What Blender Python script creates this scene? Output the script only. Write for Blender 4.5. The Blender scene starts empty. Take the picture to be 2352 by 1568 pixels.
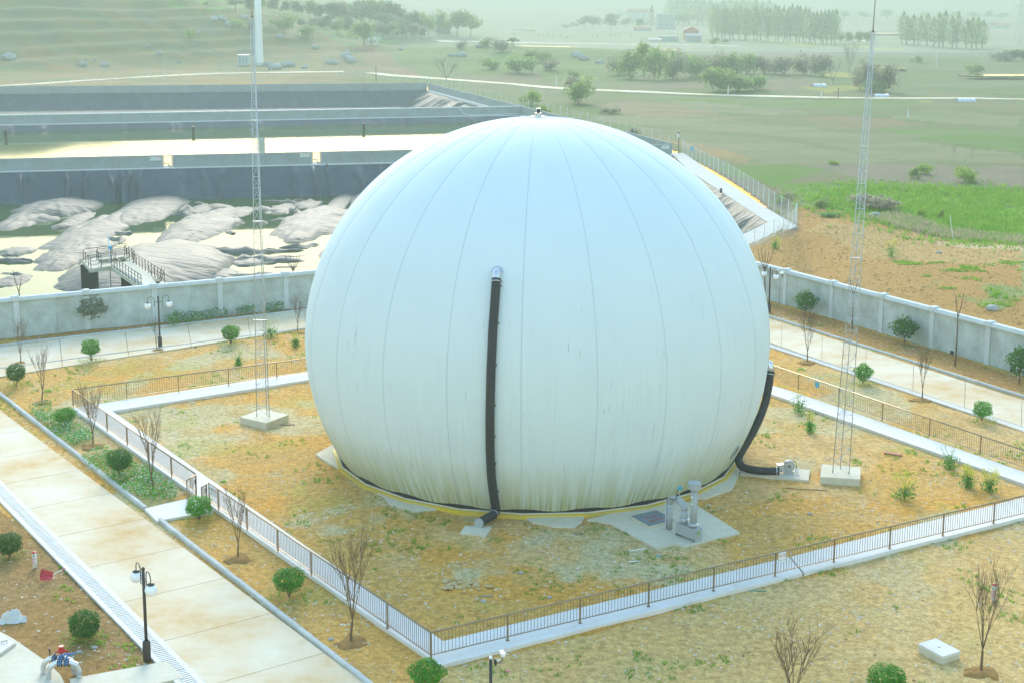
import bpy, math, random
import numpy as np
from mathutils import Vector, Matrix, Euler
R_ = math.radians
scene = bpy.context.scene
col = scene.collection

# ------------------------------------------------------------------ camera
EYE = 25.0
F_, PITCH, CY, ROLL = 3384.17, 0.180964, 616.68, 0.00192559      # surveyed on a 2352 x 1568 print of the photograph
_cp, _sp = math.cos(PITCH), math.sin(PITCH)
_fw = np.array([0, _cp, -_sp]); _u0 = np.array([0, _sp, _cp]); _r0 = np.array([1.0, 0, 0])
_rt = math.cos(ROLL) * _r0 + math.sin(ROLL) * _u0
_up = -math.sin(ROLL) * _r0 + math.cos(ROLL) * _u0
cam_d = bpy.data.cameras.new('camera'); cam = bpy.data.objects.new('camera', cam_d); col.objects.link(cam)
cam_d.sensor_width = 36; cam_d.lens = F_ / 2352 * 36
cam_d.shift_y = (CY - 784) / 2352
cam_d.clip_start = 0.5; cam_d.clip_end = 20000
cam.matrix_world = Matrix(((_rt[0], _up[0], -_fw[0], 0), (_rt[1], _up[1], -_fw[1], 0), (_rt[2], _up[2], -_fw[2], EYE), (0, 0, 0, 1)))
scene.camera = cam

# ------------------------------------------------------------------ light
SUN_EL, SUN_AZ = R_(25), R_(-5)          # azimuth from +Y towards +X: a low hazy evening sun almost straight ahead
w = bpy.data.worlds.new('World'); scene.world = w; w.use_nodes = True
nt = w.node_tree; bg = nt.nodes['Background']
sky = nt.nodes.new('ShaderNodeTexSky'); sky.sky_type = 'NISHITA'; sky.sun_disc = False
sky.sun_elevation = SUN_EL; sky.sun_rotation = SUN_AZ
sky.air_density = 2.0; sky.dust_density = 1.0; sky.ozone_density = 4.5
nt.links.new(sky.outputs[0], bg.inputs[0]); bg.inputs[1].default_value = 0.15
sun_d = bpy.data.lights.new('sun', 'SUN'); sun = bpy.data.objects.new('sun', sun_d); col.objects.link(sun)
sun_d.energy = 1.0; sun_d.angle = R_(26); sun_d.color = (1.0, 0.92, 0.80)
_sd = Vector((math.sin(SUN_AZ) * math.cos(SUN_EL), math.cos(SUN_AZ) * math.cos(SUN_EL), math.sin(SUN_EL)))
sun.rotation_euler = _sd.to_track_quat('Z', 'Y').to_euler()
vs = scene.view_settings; vs.view_transform = 'Standard'; vs.look = 'None'; vs.exposure = 1.85; vs.gamma = 1.0
scene.cycles.use_denoising = True
scene.cycles.max_bounces = 6; scene.cycles.volume_bounces = 0
HAZE_DENSITY, HAZE_COLOR = 0.00085, (0.44, 0.53, 0.465)

# ------------------------------------------------------------------ helpers
def at(x, y, z=0.0):
    """the point at height z that the survey print shows at (x, y)"""
    r = _fw + _rt * ((x - 1176) / F_) + _up * ((CY - y) / F_)
    t = (z - EYE) / r[2]
    return Vector((r[0] * t, r[1] * t, z))
def at_dist(x, y, Y):
    """the point at distance Y ahead of the eye that the print shows at (x, y)"""
    r = _fw + _rt * ((x - 1176) / F_) + _up * ((CY - y) / F_)
    t = Y / r[1]
    return Vector((r[0] * t, Y, EYE + r[2] * t))
def tall(bx, by, ty, z=0.0):
    """height of an upright standing at (bx, by) whose top is at row ty"""
    p = at(bx, by, z); return at_dist(bx, ty, p.y).z - z
def ats(pts, z=0.0): return [at(x, y, z) for x, y in pts]

class MB:
    def __init__(s): s.v = []; s.f = []; s.m = []
    def add(s, vs_, fs, m=0):
        o = len(s.v); s.v.extend([tuple(p) for p in vs_])
        for f in fs: s.f.append(tuple(i + o for i in f)); s.m.append(m)
        return s
    def box(s, c, d, rz=0.0, m=0):
        x, y, z = d[0] / 2, d[1] / 2, d[2] / 2; ca, sa = math.cos(rz), math.sin(rz)
        P = [(c[0] + a * ca - b * sa, c[1] + a * sa + b * ca, c[2] + e) for a, b, e in
             ((-x, -y, -z), (x, -y, -z), (x, y, -z), (-x, y, -z), (-x, -y, z), (x, -y, z), (x, y, z), (-x, y, z))]
        return s.add(P, [(3, 2, 1, 0), (4, 5, 6, 7), (0, 1, 5, 4), (1, 2, 6, 5), (2, 3, 7, 6), (3, 0, 4, 7)], m)
    def prism(s, poly, z0, z1, m=0, mside=None):
        n = len(poly); P = [(p[0], p[1], z0) for p in poly] + [(p[0], p[1], z1) for p in poly]
        a = sum(poly[i][0] * poly[(i + 1) % n][1] - poly[(i + 1) % n][0] * poly[i][1] for i in range(n))
        top = tuple(range(n, 2 * n)); bot = tuple(range(n - 1, -1, -1)); sd = [(i, (i + 1) % n, n + (i + 1) % n, n + i) for i in range(n)]
        if a < 0: top, bot, sd = top[::-1], bot[::-1], [f[::-1] for f in sd]
        s.add(P, [bot, top], m); o = len(s.v) - 2 * n
        for f in sd: s.f.append(tuple(i + o for i in f)); s.m.append(m if mside is None else mside)
        return s
    def tube(s, pts, r, n=8, m=0, caps=True):
        pts = [Vector(p) for p in pts]; k = len(pts); rr = r if isinstance(r, (list, tuple)) else [r] * k
        V = []; ref = None
        for i in range(k):
            d = (pts[min(i + 1, k - 1)] - pts[max(i - 1, 0)])
            if d.length < 1e-9: d = Vector((0, 0, 1))
            d.normalize()
            if ref is None: ref = Vector((1, 0, 0)) if abs(d.x) < .8 else Vector((0, 1, 0))
            a = (ref - d * ref.dot(d)).normalized(); b = d.cross(a); ref = a
            for j in range(n):
                t = 2 * math.pi * j / n; V.append(pts[i] + a * (math.cos(t) * rr[i]) + b * (math.sin(t) * rr[i]))
        Fs = [(i * n + j, i * n + (j + 1) % n, (i + 1) * n + (j + 1) % n, (i + 1) * n + j) for i in range(k - 1) for j in range(n)]
        if caps: Fs += [tuple(range(n - 1, -1, -1)), tuple((k - 1) * n + j for j in range(n))]
        return s.add(V, Fs, m)
    def lathe(s, prof, n=24, c=(0, 0, 0), m=0, axis='z'):
        V = []
        for r, z in prof:
            for j in range(n):
                t = 2 * math.pi * j / n; a, b = r * math.cos(t), r * math.sin(t)
                p = (a, b, z) if axis == 'z' else ((z, a, b) if axis == 'x' else (a, z, -b))
                V.append((c[0] + p[0], c[1] + p[1], c[2] + p[2]))
        k = len(prof)
        Fs = [(i * n + j, i * n + (j + 1) % n, (i + 1) * n + (j + 1) % n, (i + 1) * n + j) for i in range(k - 1) for j in range(n)]
        return s.add(V, Fs, m)
    def sphere(s, c, r, n=12, m=0, sz=1.0):
        return s.lathe([(r * math.cos(a), r * sz * math.sin(a)) for a in [(-.499 + i / (n // 2)) * math.pi * .998 for i in range(n // 2 + 1)]], n, c, m)
    def mesh(s, name, mats, smooth=False):
        me = bpy.data.meshes.new(name); me.from_pydata(s.v, [], s.f)
        for q in (mats if isinstance(mats, (list, tuple)) else [mats]): me.materials.append(q)
        if any(s.m): me.polygons.foreach_set('material_index', s.m)
        if smooth: me.polygons.foreach_set('use_smooth', [True] * len(me.polygons))
        me.update(); return me
    def build(s, name, mats, parent=None, smooth=False, loc=None):
        return link(name, s.mesh(name, mats, smooth), parent, loc)
def link(name, me, parent=None, loc=None, rz=0.0, sc=None):
    o = bpy.data.objects.new(name, me); col.objects.link(o)
    if parent is not None: o.parent = parent
    if loc is not None: o.location = loc
    if rz: o.rotation_euler = (0, 0, rz)
    if sc is not None: o.scale = (sc, sc, sc) if isinstance(sc, (int, float)) else sc
    return o
def tag(o, label=None, cat=None, group=None, kind=None):
    if label: o['label'] = label
    if cat: o['category'] = cat
    if group: o['group'] = group
    if kind: o['kind'] = kind
    return o
def thing(name, label, cat, loc=(0, 0, 0), rz=0.0, group=None, sc=None):
    return tag(link(name, None, None, loc, rz, sc), label, cat, group)
def structure(o, label=None): return tag(o, label, kind='structure')
def dup(o, parent=None):
    c = o.copy(); col.objects.link(c)
    if parent is not None: c.parent = parent
    for ch in o.children: dup(ch, c)
    return c
ORD = 'first second third fourth fifth sixth seventh eighth ninth tenth eleventh twelfth thirteenth fourteenth fifteenth sixteenth seventeenth eighteenth nineteenth twentieth twenty-first twenty-second twenty-third twenty-fourth twenty-fifth twenty-sixth twenty-seventh twenty-eighth twenty-ninth thirtieth thirty-first thirty-second thirty-third thirty-fourth thirty-fifth thirty-sixth thirty-seventh thirty-eighth thirty-ninth fortieth'.split()
def lerp(a, b, t): return a + (b - a) * t
def smooth01(t): t = np.clip(t, 0, 1); return t * t * (3 - 2 * t)

def vnoise(x, y, s, seed=0):
    x = np.asarray(x, float) / s + seed * 17.13; y = np.asarray(y, float) / s - seed * 9.71
    xi = np.floor(x).astype(np.int64); yi = np.floor(y).astype(np.int64); u = x - xi; v = y - yi
    u = u * u * (3 - 2 * u); v = v * v * (3 - 2 * v)
    def h(a, b):
        n = (a * 374761393 + b * 668265263 + seed * 144665) & 0xffffffff
        n = ((n ^ (n >> 13)) * 1274126177) & 0xffffffff
        return ((n ^ (n >> 16)) & 0xffff) / 65535.0
    return (h(xi, yi) * (1 - u) + h(xi + 1, yi) * u) * (1 - v) + (h(xi, yi + 1) * (1 - u) + h(xi + 1, yi + 1) * u) * v
def fbm(x, y, s, seed=0, o=4):
    t = 0; a = .5; k = 0
    for i in range(o): t = t + a * vnoise(x, y, s / 2 ** i, seed + i); k += a; a *= .5
    return t / k
def inpoly(x, y, poly):
    r = np.zeros(np.shape(x), bool); n = len(poly)
    for i in range(n):
        x1, y1 = poly[i][0], poly[i][1]; x2, y2 = poly[(i + 1) % n][0], poly[(i + 1) % n][1]
        if y1 == y2: continue
        c = ((y1 > y) != (y2 > y)) & (x < (x2 - x1) * (y - y1) / (y2 - y1) + x1); r ^= c
    return r

# ------------------------------------------------------------------ materials
def mat(name, c, rough=.8, c2=None, scale=2.0, amt=.5, c3=None, scale3=.3, amt3=.4, bump=0.0, bscale=20.0, metal=0.0, spec=.5, vcol=False, obj=False, emit=0.0, detail=5.0, rnd=0.0, bstretch=None):
    m = bpy.data.materials.new(name); m.use_nodes = True; t = m.node_tree; N = t.nodes; L = t.links; b = N['Principled BSDF']
    b.inputs['Roughness'].default_value = rough; b.inputs['Metallic'].default_value = metal; b.inputs['Specular IOR Level'].default_value = spec
    b.inputs['Base Color'].default_value = (*c, 1)
    if obj:
        g = N.new('ShaderNodeTexCoord'); P = g.outputs['Object']
    else:
        g = N.new('ShaderNodeNewGeometry'); P = g.outputs['Position']
    cur = None
    if vcol:
        a = N.new('ShaderNodeAttribute'); a.attribute_name = 'tint'; cur = a.outputs['Color']
    def noise(s, d=detail):
        n = N.new('ShaderNodeTexNoise'); n.inputs['Scale'].default_value = s; n.inputs['Detail'].default_value = d; n.inputs['Roughness'].default_value = .65
        L.new(P, n.inputs['Vector']); return n.outputs['Fac']
    def mix(cur, c2, fac_s, amt, mul=False):
        r = N.new('ShaderNodeMapRange'); r.inputs['From Min'].default_value = .35; r.inputs['From Max'].default_value = .68; r.inputs['To Max'].default_value = amt
        L.new(fac_s, r.inputs['Value'])
        x = N.new('ShaderNodeMix'); x.data_type = 'RGBA'; x.blend_type = 'MULTIPLY' if mul else 'MIX'
        L.new(r.outputs[0], x.inputs[0])
        if cur is None: x.inputs[6].default_value = (*c, 1)
        else: L.new(cur, x.inputs[6])
        x.inputs[7].default_value = (*c2, 1); return x.outputs[2]
    if c2 is not None: cur = mix(cur, c2, noise(scale), amt, vcol)
    if c3 is not None: cur = mix(cur, c3, noise(scale3), amt3, vcol)
    if rnd:
        oi = N.new('ShaderNodeObjectInfo'); hs = N.new('ShaderNodeHueSaturation'); mr = N.new('ShaderNodeMapRange')
        mr.inputs['To Min'].default_value = 1 - rnd; mr.inputs['To Max'].default_value = 1 + rnd
        L.new(oi.outputs['Random'], mr.inputs['Value']); L.new(mr.outputs[0], hs.inputs['Value'])
        if cur is None: hs.inputs['Color'].default_value = (*c, 1)
        else: L.new(cur, hs.inputs['Color'])
        cur = hs.outputs[0]
    if cur is not None: L.new(cur, b.inputs['Base Color'])
    if bump:
        bn = N.new('ShaderNodeBump'); bn.inputs['Strength'].default_value = 1.0; bn.inputs['Distance'].default_value = bump
        hn = noise(bscale, 6 if bstretch is None else 2)
        if bstretch is not None:
            mp = N.new('ShaderNodeMapping'); mp.inputs['Scale'].default_value = bstretch; mp.inputs['Rotation'].default_value = (0, 0, .5); L.new(P, mp.inputs['Vector']); L.new(mp.outputs[0], hn.node.inputs['Vector'])
        L.new(hn, bn.inputs['Height']); L.new(bn.outputs[0], b.inputs['Normal'])
    return m
M = {}
M['ground'] = mat('ground', (.3, .25, .15), .95, (.55, .53, .45), 3.2, .95, (1.75, 1.75, 1.75), 11.0, .95, bump=.05, bscale=7, spec=.15, vcol=True, detail=8)
M['road'] = mat('road_concrete', (.66, .60, .46), .85, (.52, .31, .09), .20, .95, (.62, .54, .38), 1.1, .6, bump=.006, bscale=30, spec=.25)
M['path'] = mat('path_concrete', (.68, .65, .60), .85, (.56, .49, .37), .35, .5, (.72, .70, .66), 3, .5, bump=.005, bscale=25, spec=.25)
M['cyanhose'] = mat('green_hose', (.01, .30, .25), .5); M['pinkrag'] = mat('pink_rag', (.65, .16, .25), .7); M['leafglass'] = mat('green_glass', (.12, .42, .04), .2)
M['pad'] = mat('pad_concrete', (.58, .53, .40), .85, (.46, .38, .24), .8, .5, (.64, .60, .49), 4, .5, bump=.006, bscale=25, spec=.25)
M['kerb'] = mat('kerb_stone', (.48, .49, .45), .85, (.37, .38, .34), 2.5, .6, bump=.006, bscale=20, spec=.25, rnd=.08)
M['wallgrey'] = mat('wall_concrete', (.30, .335, .33), .85, (.20, .215, .19), .45, .7, (.34, .37, .36), 3.0, .6, bump=.01, bscale=12, spec=.25)
M['coping'] = mat('coping_plaster', (.56, .60, .58), .8, (.44, .47, .44), .9, .6, bump=.006, bscale=20, spec=.25)
M['steel'] = mat('stainless_rail', (.34, .25, .15), .36, (.24, .17, .10), 1.3, .6, metal=.7)
M['galv'] = mat('galvanised_steel', (.48, .50, .50), .45, (.36, .38, .38), 2, .5, metal=.45)
M['fencepost'] = mat('fence_post_white', (.66, .70, .68), .6, (.5, .53, .52), 2, .4)
M['black'] = mat('black_paint', (.018, .017, .016), .5, (.035, .03, .025), 3, .5)
M['brown'] = mat('lamp_bronze', (.035, .026, .02), .45, (.05, .04, .03), 4, .5)
M['hose'] = mat('hose_rubber', (.028, .028, .026), .75, (.045, .045, .04), 2, .5, obj=True)
M['liner'] = mat('pond_liner', (.05, .072, .08), .5, (.10, .125, .13), .5, .6, (.045, .06, .07), .12, .6, bump=.05, bscale=2.0, spec=.3)
M['bulge'] = mat('dusty_membrane', (.095, .10, .082), .6, (.16, .15, .11), .16, .8, (.065, .08, .082), .35, .6, bump=.22, bscale=.9, spec=.16, detail=3, bstretch=(.35, 1.3, 1))
M['yellow'] = mat('yellow_paint', (.60, .42, .02), .6, (.50, .38, .12), .55, .7, rnd=.12)
M['darkrail'] = mat('ring_rubber', (.02, .015, .012), .7)
M['white'] = mat('white_plastic', (.78, .79, .78), .35)
M['globe'] = mat('globe_glass', (.82, .83, .83), .22)
M['alu'] = mat('aluminium', (.62, .63, .63), .3, (.5, .5, .5), 3, .4, metal=.7)
M['greysteel'] = mat('grey_painted_steel', (.36, .38, .37), .5, (.30, .31, .30), 3, .5)
M['plate'] = mat('steel_plate', (.20, .24, .27), .5, (.15, .18, .2), 2, .6, metal=.2)
M['red'] = mat('red_paint', (.50, .02, .025), .4)
M['redtext'] = mat('red_print', (.45, .03, .03), .6)
M['blue'] = mat('blue_paint', (.01, .14, .42), .4)
M['cyan'] = mat('cyan_plate', (.01, .33, .52), .5)
M['green'] = mat('green_print', (.02, .30, .13), .6)
M['print'] = mat('black_print', (.03, .03, .03), .6)
M['signyellow'] = mat('sign_yellow', (.50, .55, .04), .6)
M['brick'] = mat('brick_red', (.42, .17, .10), .85)
M['glassdark'] = mat('window_glass', (.06, .08, .09), .1)
M['stone'] = mat('stone', (.44, .42, .36), .9, (.30, .29, .25), 3, .6, bump=.02, bscale=9, rnd=.15, spec=.2)
M['tanstone'] = mat('tan_flagstone', (.52, .39, .19), .9, (.40, .29, .13), 4, .6, spec=.2)
M['rock'] = mat('grey_rock', (.34, .36, .33), .9, (.22, .24, .21), .8, .6, bump=.08, bscale=2, rnd=.12, spec=.2)
M['clod'] = mat('clods_of_soil', (.58, .52, .38), .95, (.30, .20, .08), .6, .8, (.80, .79, .72), 9, .7, spec=.15)
M['soilmound'] = mat('dug_soil', (.34, .19, .06), .95, (.24, .125, .035), 3, .6, bump=.04, bscale=14, spec=.15)
def leafmat(n, a, b, s=6.0, tr=.45):
    """leaf: light also comes through from behind"""
    m = mat(n, a, .55, b, s, .9, spec=.3, rnd=.12, detail=2); t = m.node_tree; N = t.nodes; L = t.links; p = N['Principled BSDF']
    tl = N.new('ShaderNodeBsdfTranslucent'); mx = N.new('ShaderNodeMixShader'); mx.inputs[0].default_value = tr
    L.new(p.inputs['Base Color'].links[0].from_socket, tl.inputs['Color']); L.new(p.outputs[0], mx.inputs[1]); L.new(tl.outputs[0], mx.inputs[2]); L.new(mx.outputs[0], N['Material Output'].inputs['Surface']); return m
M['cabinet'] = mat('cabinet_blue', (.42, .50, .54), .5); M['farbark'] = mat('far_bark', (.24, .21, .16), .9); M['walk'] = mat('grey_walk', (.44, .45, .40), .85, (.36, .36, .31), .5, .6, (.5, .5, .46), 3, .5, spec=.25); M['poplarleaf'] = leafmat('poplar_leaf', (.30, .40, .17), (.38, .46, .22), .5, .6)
M['leaf'] = leafmat('shrub_leaf', (.06, .25, .012), (.15, .43, .03))
M['leafdark'] = leafmat('dark_shrub_leaf', (.04, .14, .015), (.08, .22, .03))
M['leafgrey'] = leafmat('grey_green_leaf', (.15, .19, .11), (.24, .27, .16))
M['leafmix'] = leafmat('low_weed_leaf', (.07, .26, .03), (.16, .38, .06), 3)
M['grass'] = leafmat('grass_blades', (.14, .32, .02), (.24, .38, .05), .5, .6)
M['straw'] = leafmat('straw', (.50, .42, .26), (.38, .34, .2), 3, .4)
M['bark'] = mat('bark', (.14, .095, .055), .9, (.09, .06, .035), 6, .6)
M['twig'] = mat('twig', (.17, .11, .055), .9, (.11, .075, .045), 4, .6)
M['flower'] = mat('yellow_blossom', (.72, .64, .03), .6)
M['whiteflower'] = mat('white_blossom', (.74, .78, .74), .6)
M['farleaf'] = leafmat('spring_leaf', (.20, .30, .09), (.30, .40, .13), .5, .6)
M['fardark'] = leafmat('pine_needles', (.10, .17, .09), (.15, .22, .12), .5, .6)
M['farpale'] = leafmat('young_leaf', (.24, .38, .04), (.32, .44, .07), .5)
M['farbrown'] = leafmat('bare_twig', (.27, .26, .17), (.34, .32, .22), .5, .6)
M['roof'] = mat('roof_tile', (.48, .16, .09), .8)
M['housewall'] = mat('house_render', (.58, .57, .53), .8, (.5, .49, .45), .5, .5)
M['housegrey'] = mat('house_grey', (.36, .37, .36), .8, (.3, .31, .3), .5, .5)
M['redwall'] = mat('house_red', (.46, .15, .10), .8)
M['polytunnel'] = mat('polythene_film', (.66, .68, .70), .3, (.5, .52, .55), 1.5, .6)

def water_mat():
    m = mat('pond_water', (.05, .085, .02), .03, spec=.5)
    b = m.node_tree.nodes['Principled BSDF']; b.inputs['IOR'].default_value = 1.105; b.inputs['Specular Tint'].default_value = (1, .87, .77, 1)
    N = m.node_tree.nodes; L = m.node_tree.links
    g = N.new('ShaderNodeNewGeometry'); n = N.new('ShaderNodeTexNoise'); n.inputs['Scale'].default_value = .9; n.inputs['Detail'].default_value = 3
    bp = N.new('ShaderNodeBump'); bp.inputs['Distance'].default_value = .004
    L.new(g.outputs['Position'], n.inputs['Vector']); L.new(n.outputs['Fac'], bp.inputs['Height']); L.new(bp.outputs[0], b.inputs['Normal']); return m
M['water'] = water_mat()

def dome_mat():
    """white coated fabric; weather streaks run down along the gores (UV: u round the dome, v up the profile)"""
    m = mat('dome_fabric', (.63, .70, .69), .75, spec=.15); t = m.node_tree; N = t.nodes; L = t.links; b = N['Principled BSDF']
    uv = N.new('ShaderNodeTexCoord')
    def nz(su, sv, d=4):
        mp = N.new('ShaderNodeMapping'); mp.inputs['Scale'].default_value = (su, sv, 1); L.new(uv.outputs['UV'], mp.inputs['Vector'])
        n = N.new('ShaderNodeTexNoise'); n.inputs['Scale'].default_value = 1; n.inputs['Detail'].default_value = d; L.new(mp.outputs[0], n.inputs['Vector']); return n.outputs['Fac']
    def rng(s, a, b_, c=0, d=1):
        r = N.new('ShaderNodeMapRange'); r.inputs[1].default_value = a; r.inputs[2].default_value = b_; r.inputs[3].default_value = c; r.inputs[4].default_value = d; L.new(s, r.inputs[0]); return r.outputs[0]
    def mul(a, b_):
        r = N.new('ShaderNodeMath'); r.operation = 'MULTIPLY'; L.new(a, r.inputs[0]); L.new(b_, r.inputs[1]); return r.outputs[0]
    sx = N.new('ShaderNodeSeparateXYZ'); L.new(uv.outputs['UV'], sx.inputs[0]); v = sx.outputs[1]
    def mix(cur, c2, fac):
        x = N.new('ShaderNodeMix'); x.data_type = 'RGBA'; L.new(fac, x.inputs[0])
        if isinstance(cur, tuple): x.inputs[6].default_value = (*cur, 1)
        else: L.new(cur, x.inputs[6])
        x.inputs[7].default_value = (*c2, 1); return x.outputs[2]
    c = mix((.63, .70, .69), (.58, .655, .655), rng(nz(30, 8), .45, .75, 0, .5))                       # cloudy wear
    low = rng(v, .44, .06)
    c = mix(c, (.45, .50, .46), mul(mul(rng(nz(620, 5), .46, .74), low), rng(nz(60, 3), .3, .7, .08, .55)))   # fine streaks
    c = mix(c, (.16, .18, .15), mul(mul(rng(nz(900, 14, 2), .66, .72), rng(v, .5, .35)), rng(nz(40, 7), .48, .62, 0, .8)))  # scratches
    c = mix(c, (.40, .38, .14), mul(rng(v, .125, .015), rng(nz(300, 6), .3, .6, .25, .85)))              # algae near the foot
    c = mix(c, (.10, .09, .06), mul(rng(v, .05, .0), rng(nz(700, 4), .5, .64, 0, .8)))
    L.new(c, b.inputs['Base Color']); return m
M['dome'] = dome_mat()

# ------------------------------------------------------------------ terrain
_cx = [-420, -330, -215, -160, -137, -113, -95, -69, -40]
_cz = [46, 46, 41, 33, 26.5, 17, 11, 3.5, 0]
def hz(X, Y):
    """height of the land"""
    X = np.asarray(X, float); Y = np.asarray(Y, float)
    crest = np.interp(X, _cx, _cz); foot = np.interp(X, [-400, -170, -100, -60], [440, 482, 560, 580])
    t = (Y - foot) / np.maximum(655 - foot, 30)
    h = crest * smooth01(t) * (1 - .55 * smooth01((Y - 760) / 250))
    steps = np.sin(h * 1.55 + fbm(X, Y, 60, 5) * 5) * .55 * np.clip(h / 6, 0, 1) * (Y < 900)
    h = h + steps + (fbm(X, Y, 26, 8) - .5) * 3.0 * np.clip(h / 5, 0, 1)
    for cx, cy, rx, ry, a in ((-18, 640, 55, 45, 4.5), (42, 610, 45, 50, 3.5), (-55, 585, 40, 26, 2.5), (15, 520, 40, 25, 1.5), (-62, 930, 60, 130, 9), (-160, 900, 100, 140, 12)):
        h = h + a * np.exp(-((X - cx) / rx) ** 2 - ((Y - cy) / ry) ** 2)
    out = smooth01((Y - 125 + .2 * X) / 25)
    h = h + (fbm(X, Y, 9, 3) - .5) * .5 * out * (Y < 700) + (fbm(X, Y, 40, 4) - .5) * 1.2 * smooth01((Y - 250) / 60) * (1 - smooth01((Y - 600) / 100))
    md = np.exp(-((X - 47) / 16) ** 2 - ((Y - 128) / 20) ** 2) * 1.1 + np.exp(-((X - 33) / 6) ** 2 - ((Y - 160) / 9) ** 2) * .8     # heaped red soil
    gully = np.exp(-((X - (30.5 + (Y - 150) * .12)) / 1.6) ** 2) * ((Y > 128) & (Y < 190)) * 1.0
    h = h + md - gully
    near = (fbm(X, Y, 3.0, 21) - .5) * .10 + (fbm(X, Y, .9, 22, 2) - .5) * .05
    return h + near * (1 - out) - .05
_ts = np.concatenate([np.arange(30, 300, .5), np.geomspace(300, 6000, 1400)])
def on(x, y):
    """the point where the sight line of the print meets the land"""
    r = _fw + _rt * ((x - 1176) / F_) + _up * ((CY - y) / F_); X, Y, Z = r[0] * _ts, r[1] * _ts, EYE + r[2] * _ts; d = Z - hz(X, Y); i = int(np.argmax(d < 0))
    if d[i] >= 0: i = len(_ts) - 2
    if i == 0: return at(x, y)
    f = d[i - 1] / (d[i - 1] - d[i] + 1e-9); t = _ts[i - 1] + (_ts[i] - _ts[i - 1]) * f
    return Vector((r[0] * t, r[1] * t, EYE + r[2] * t))

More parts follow.
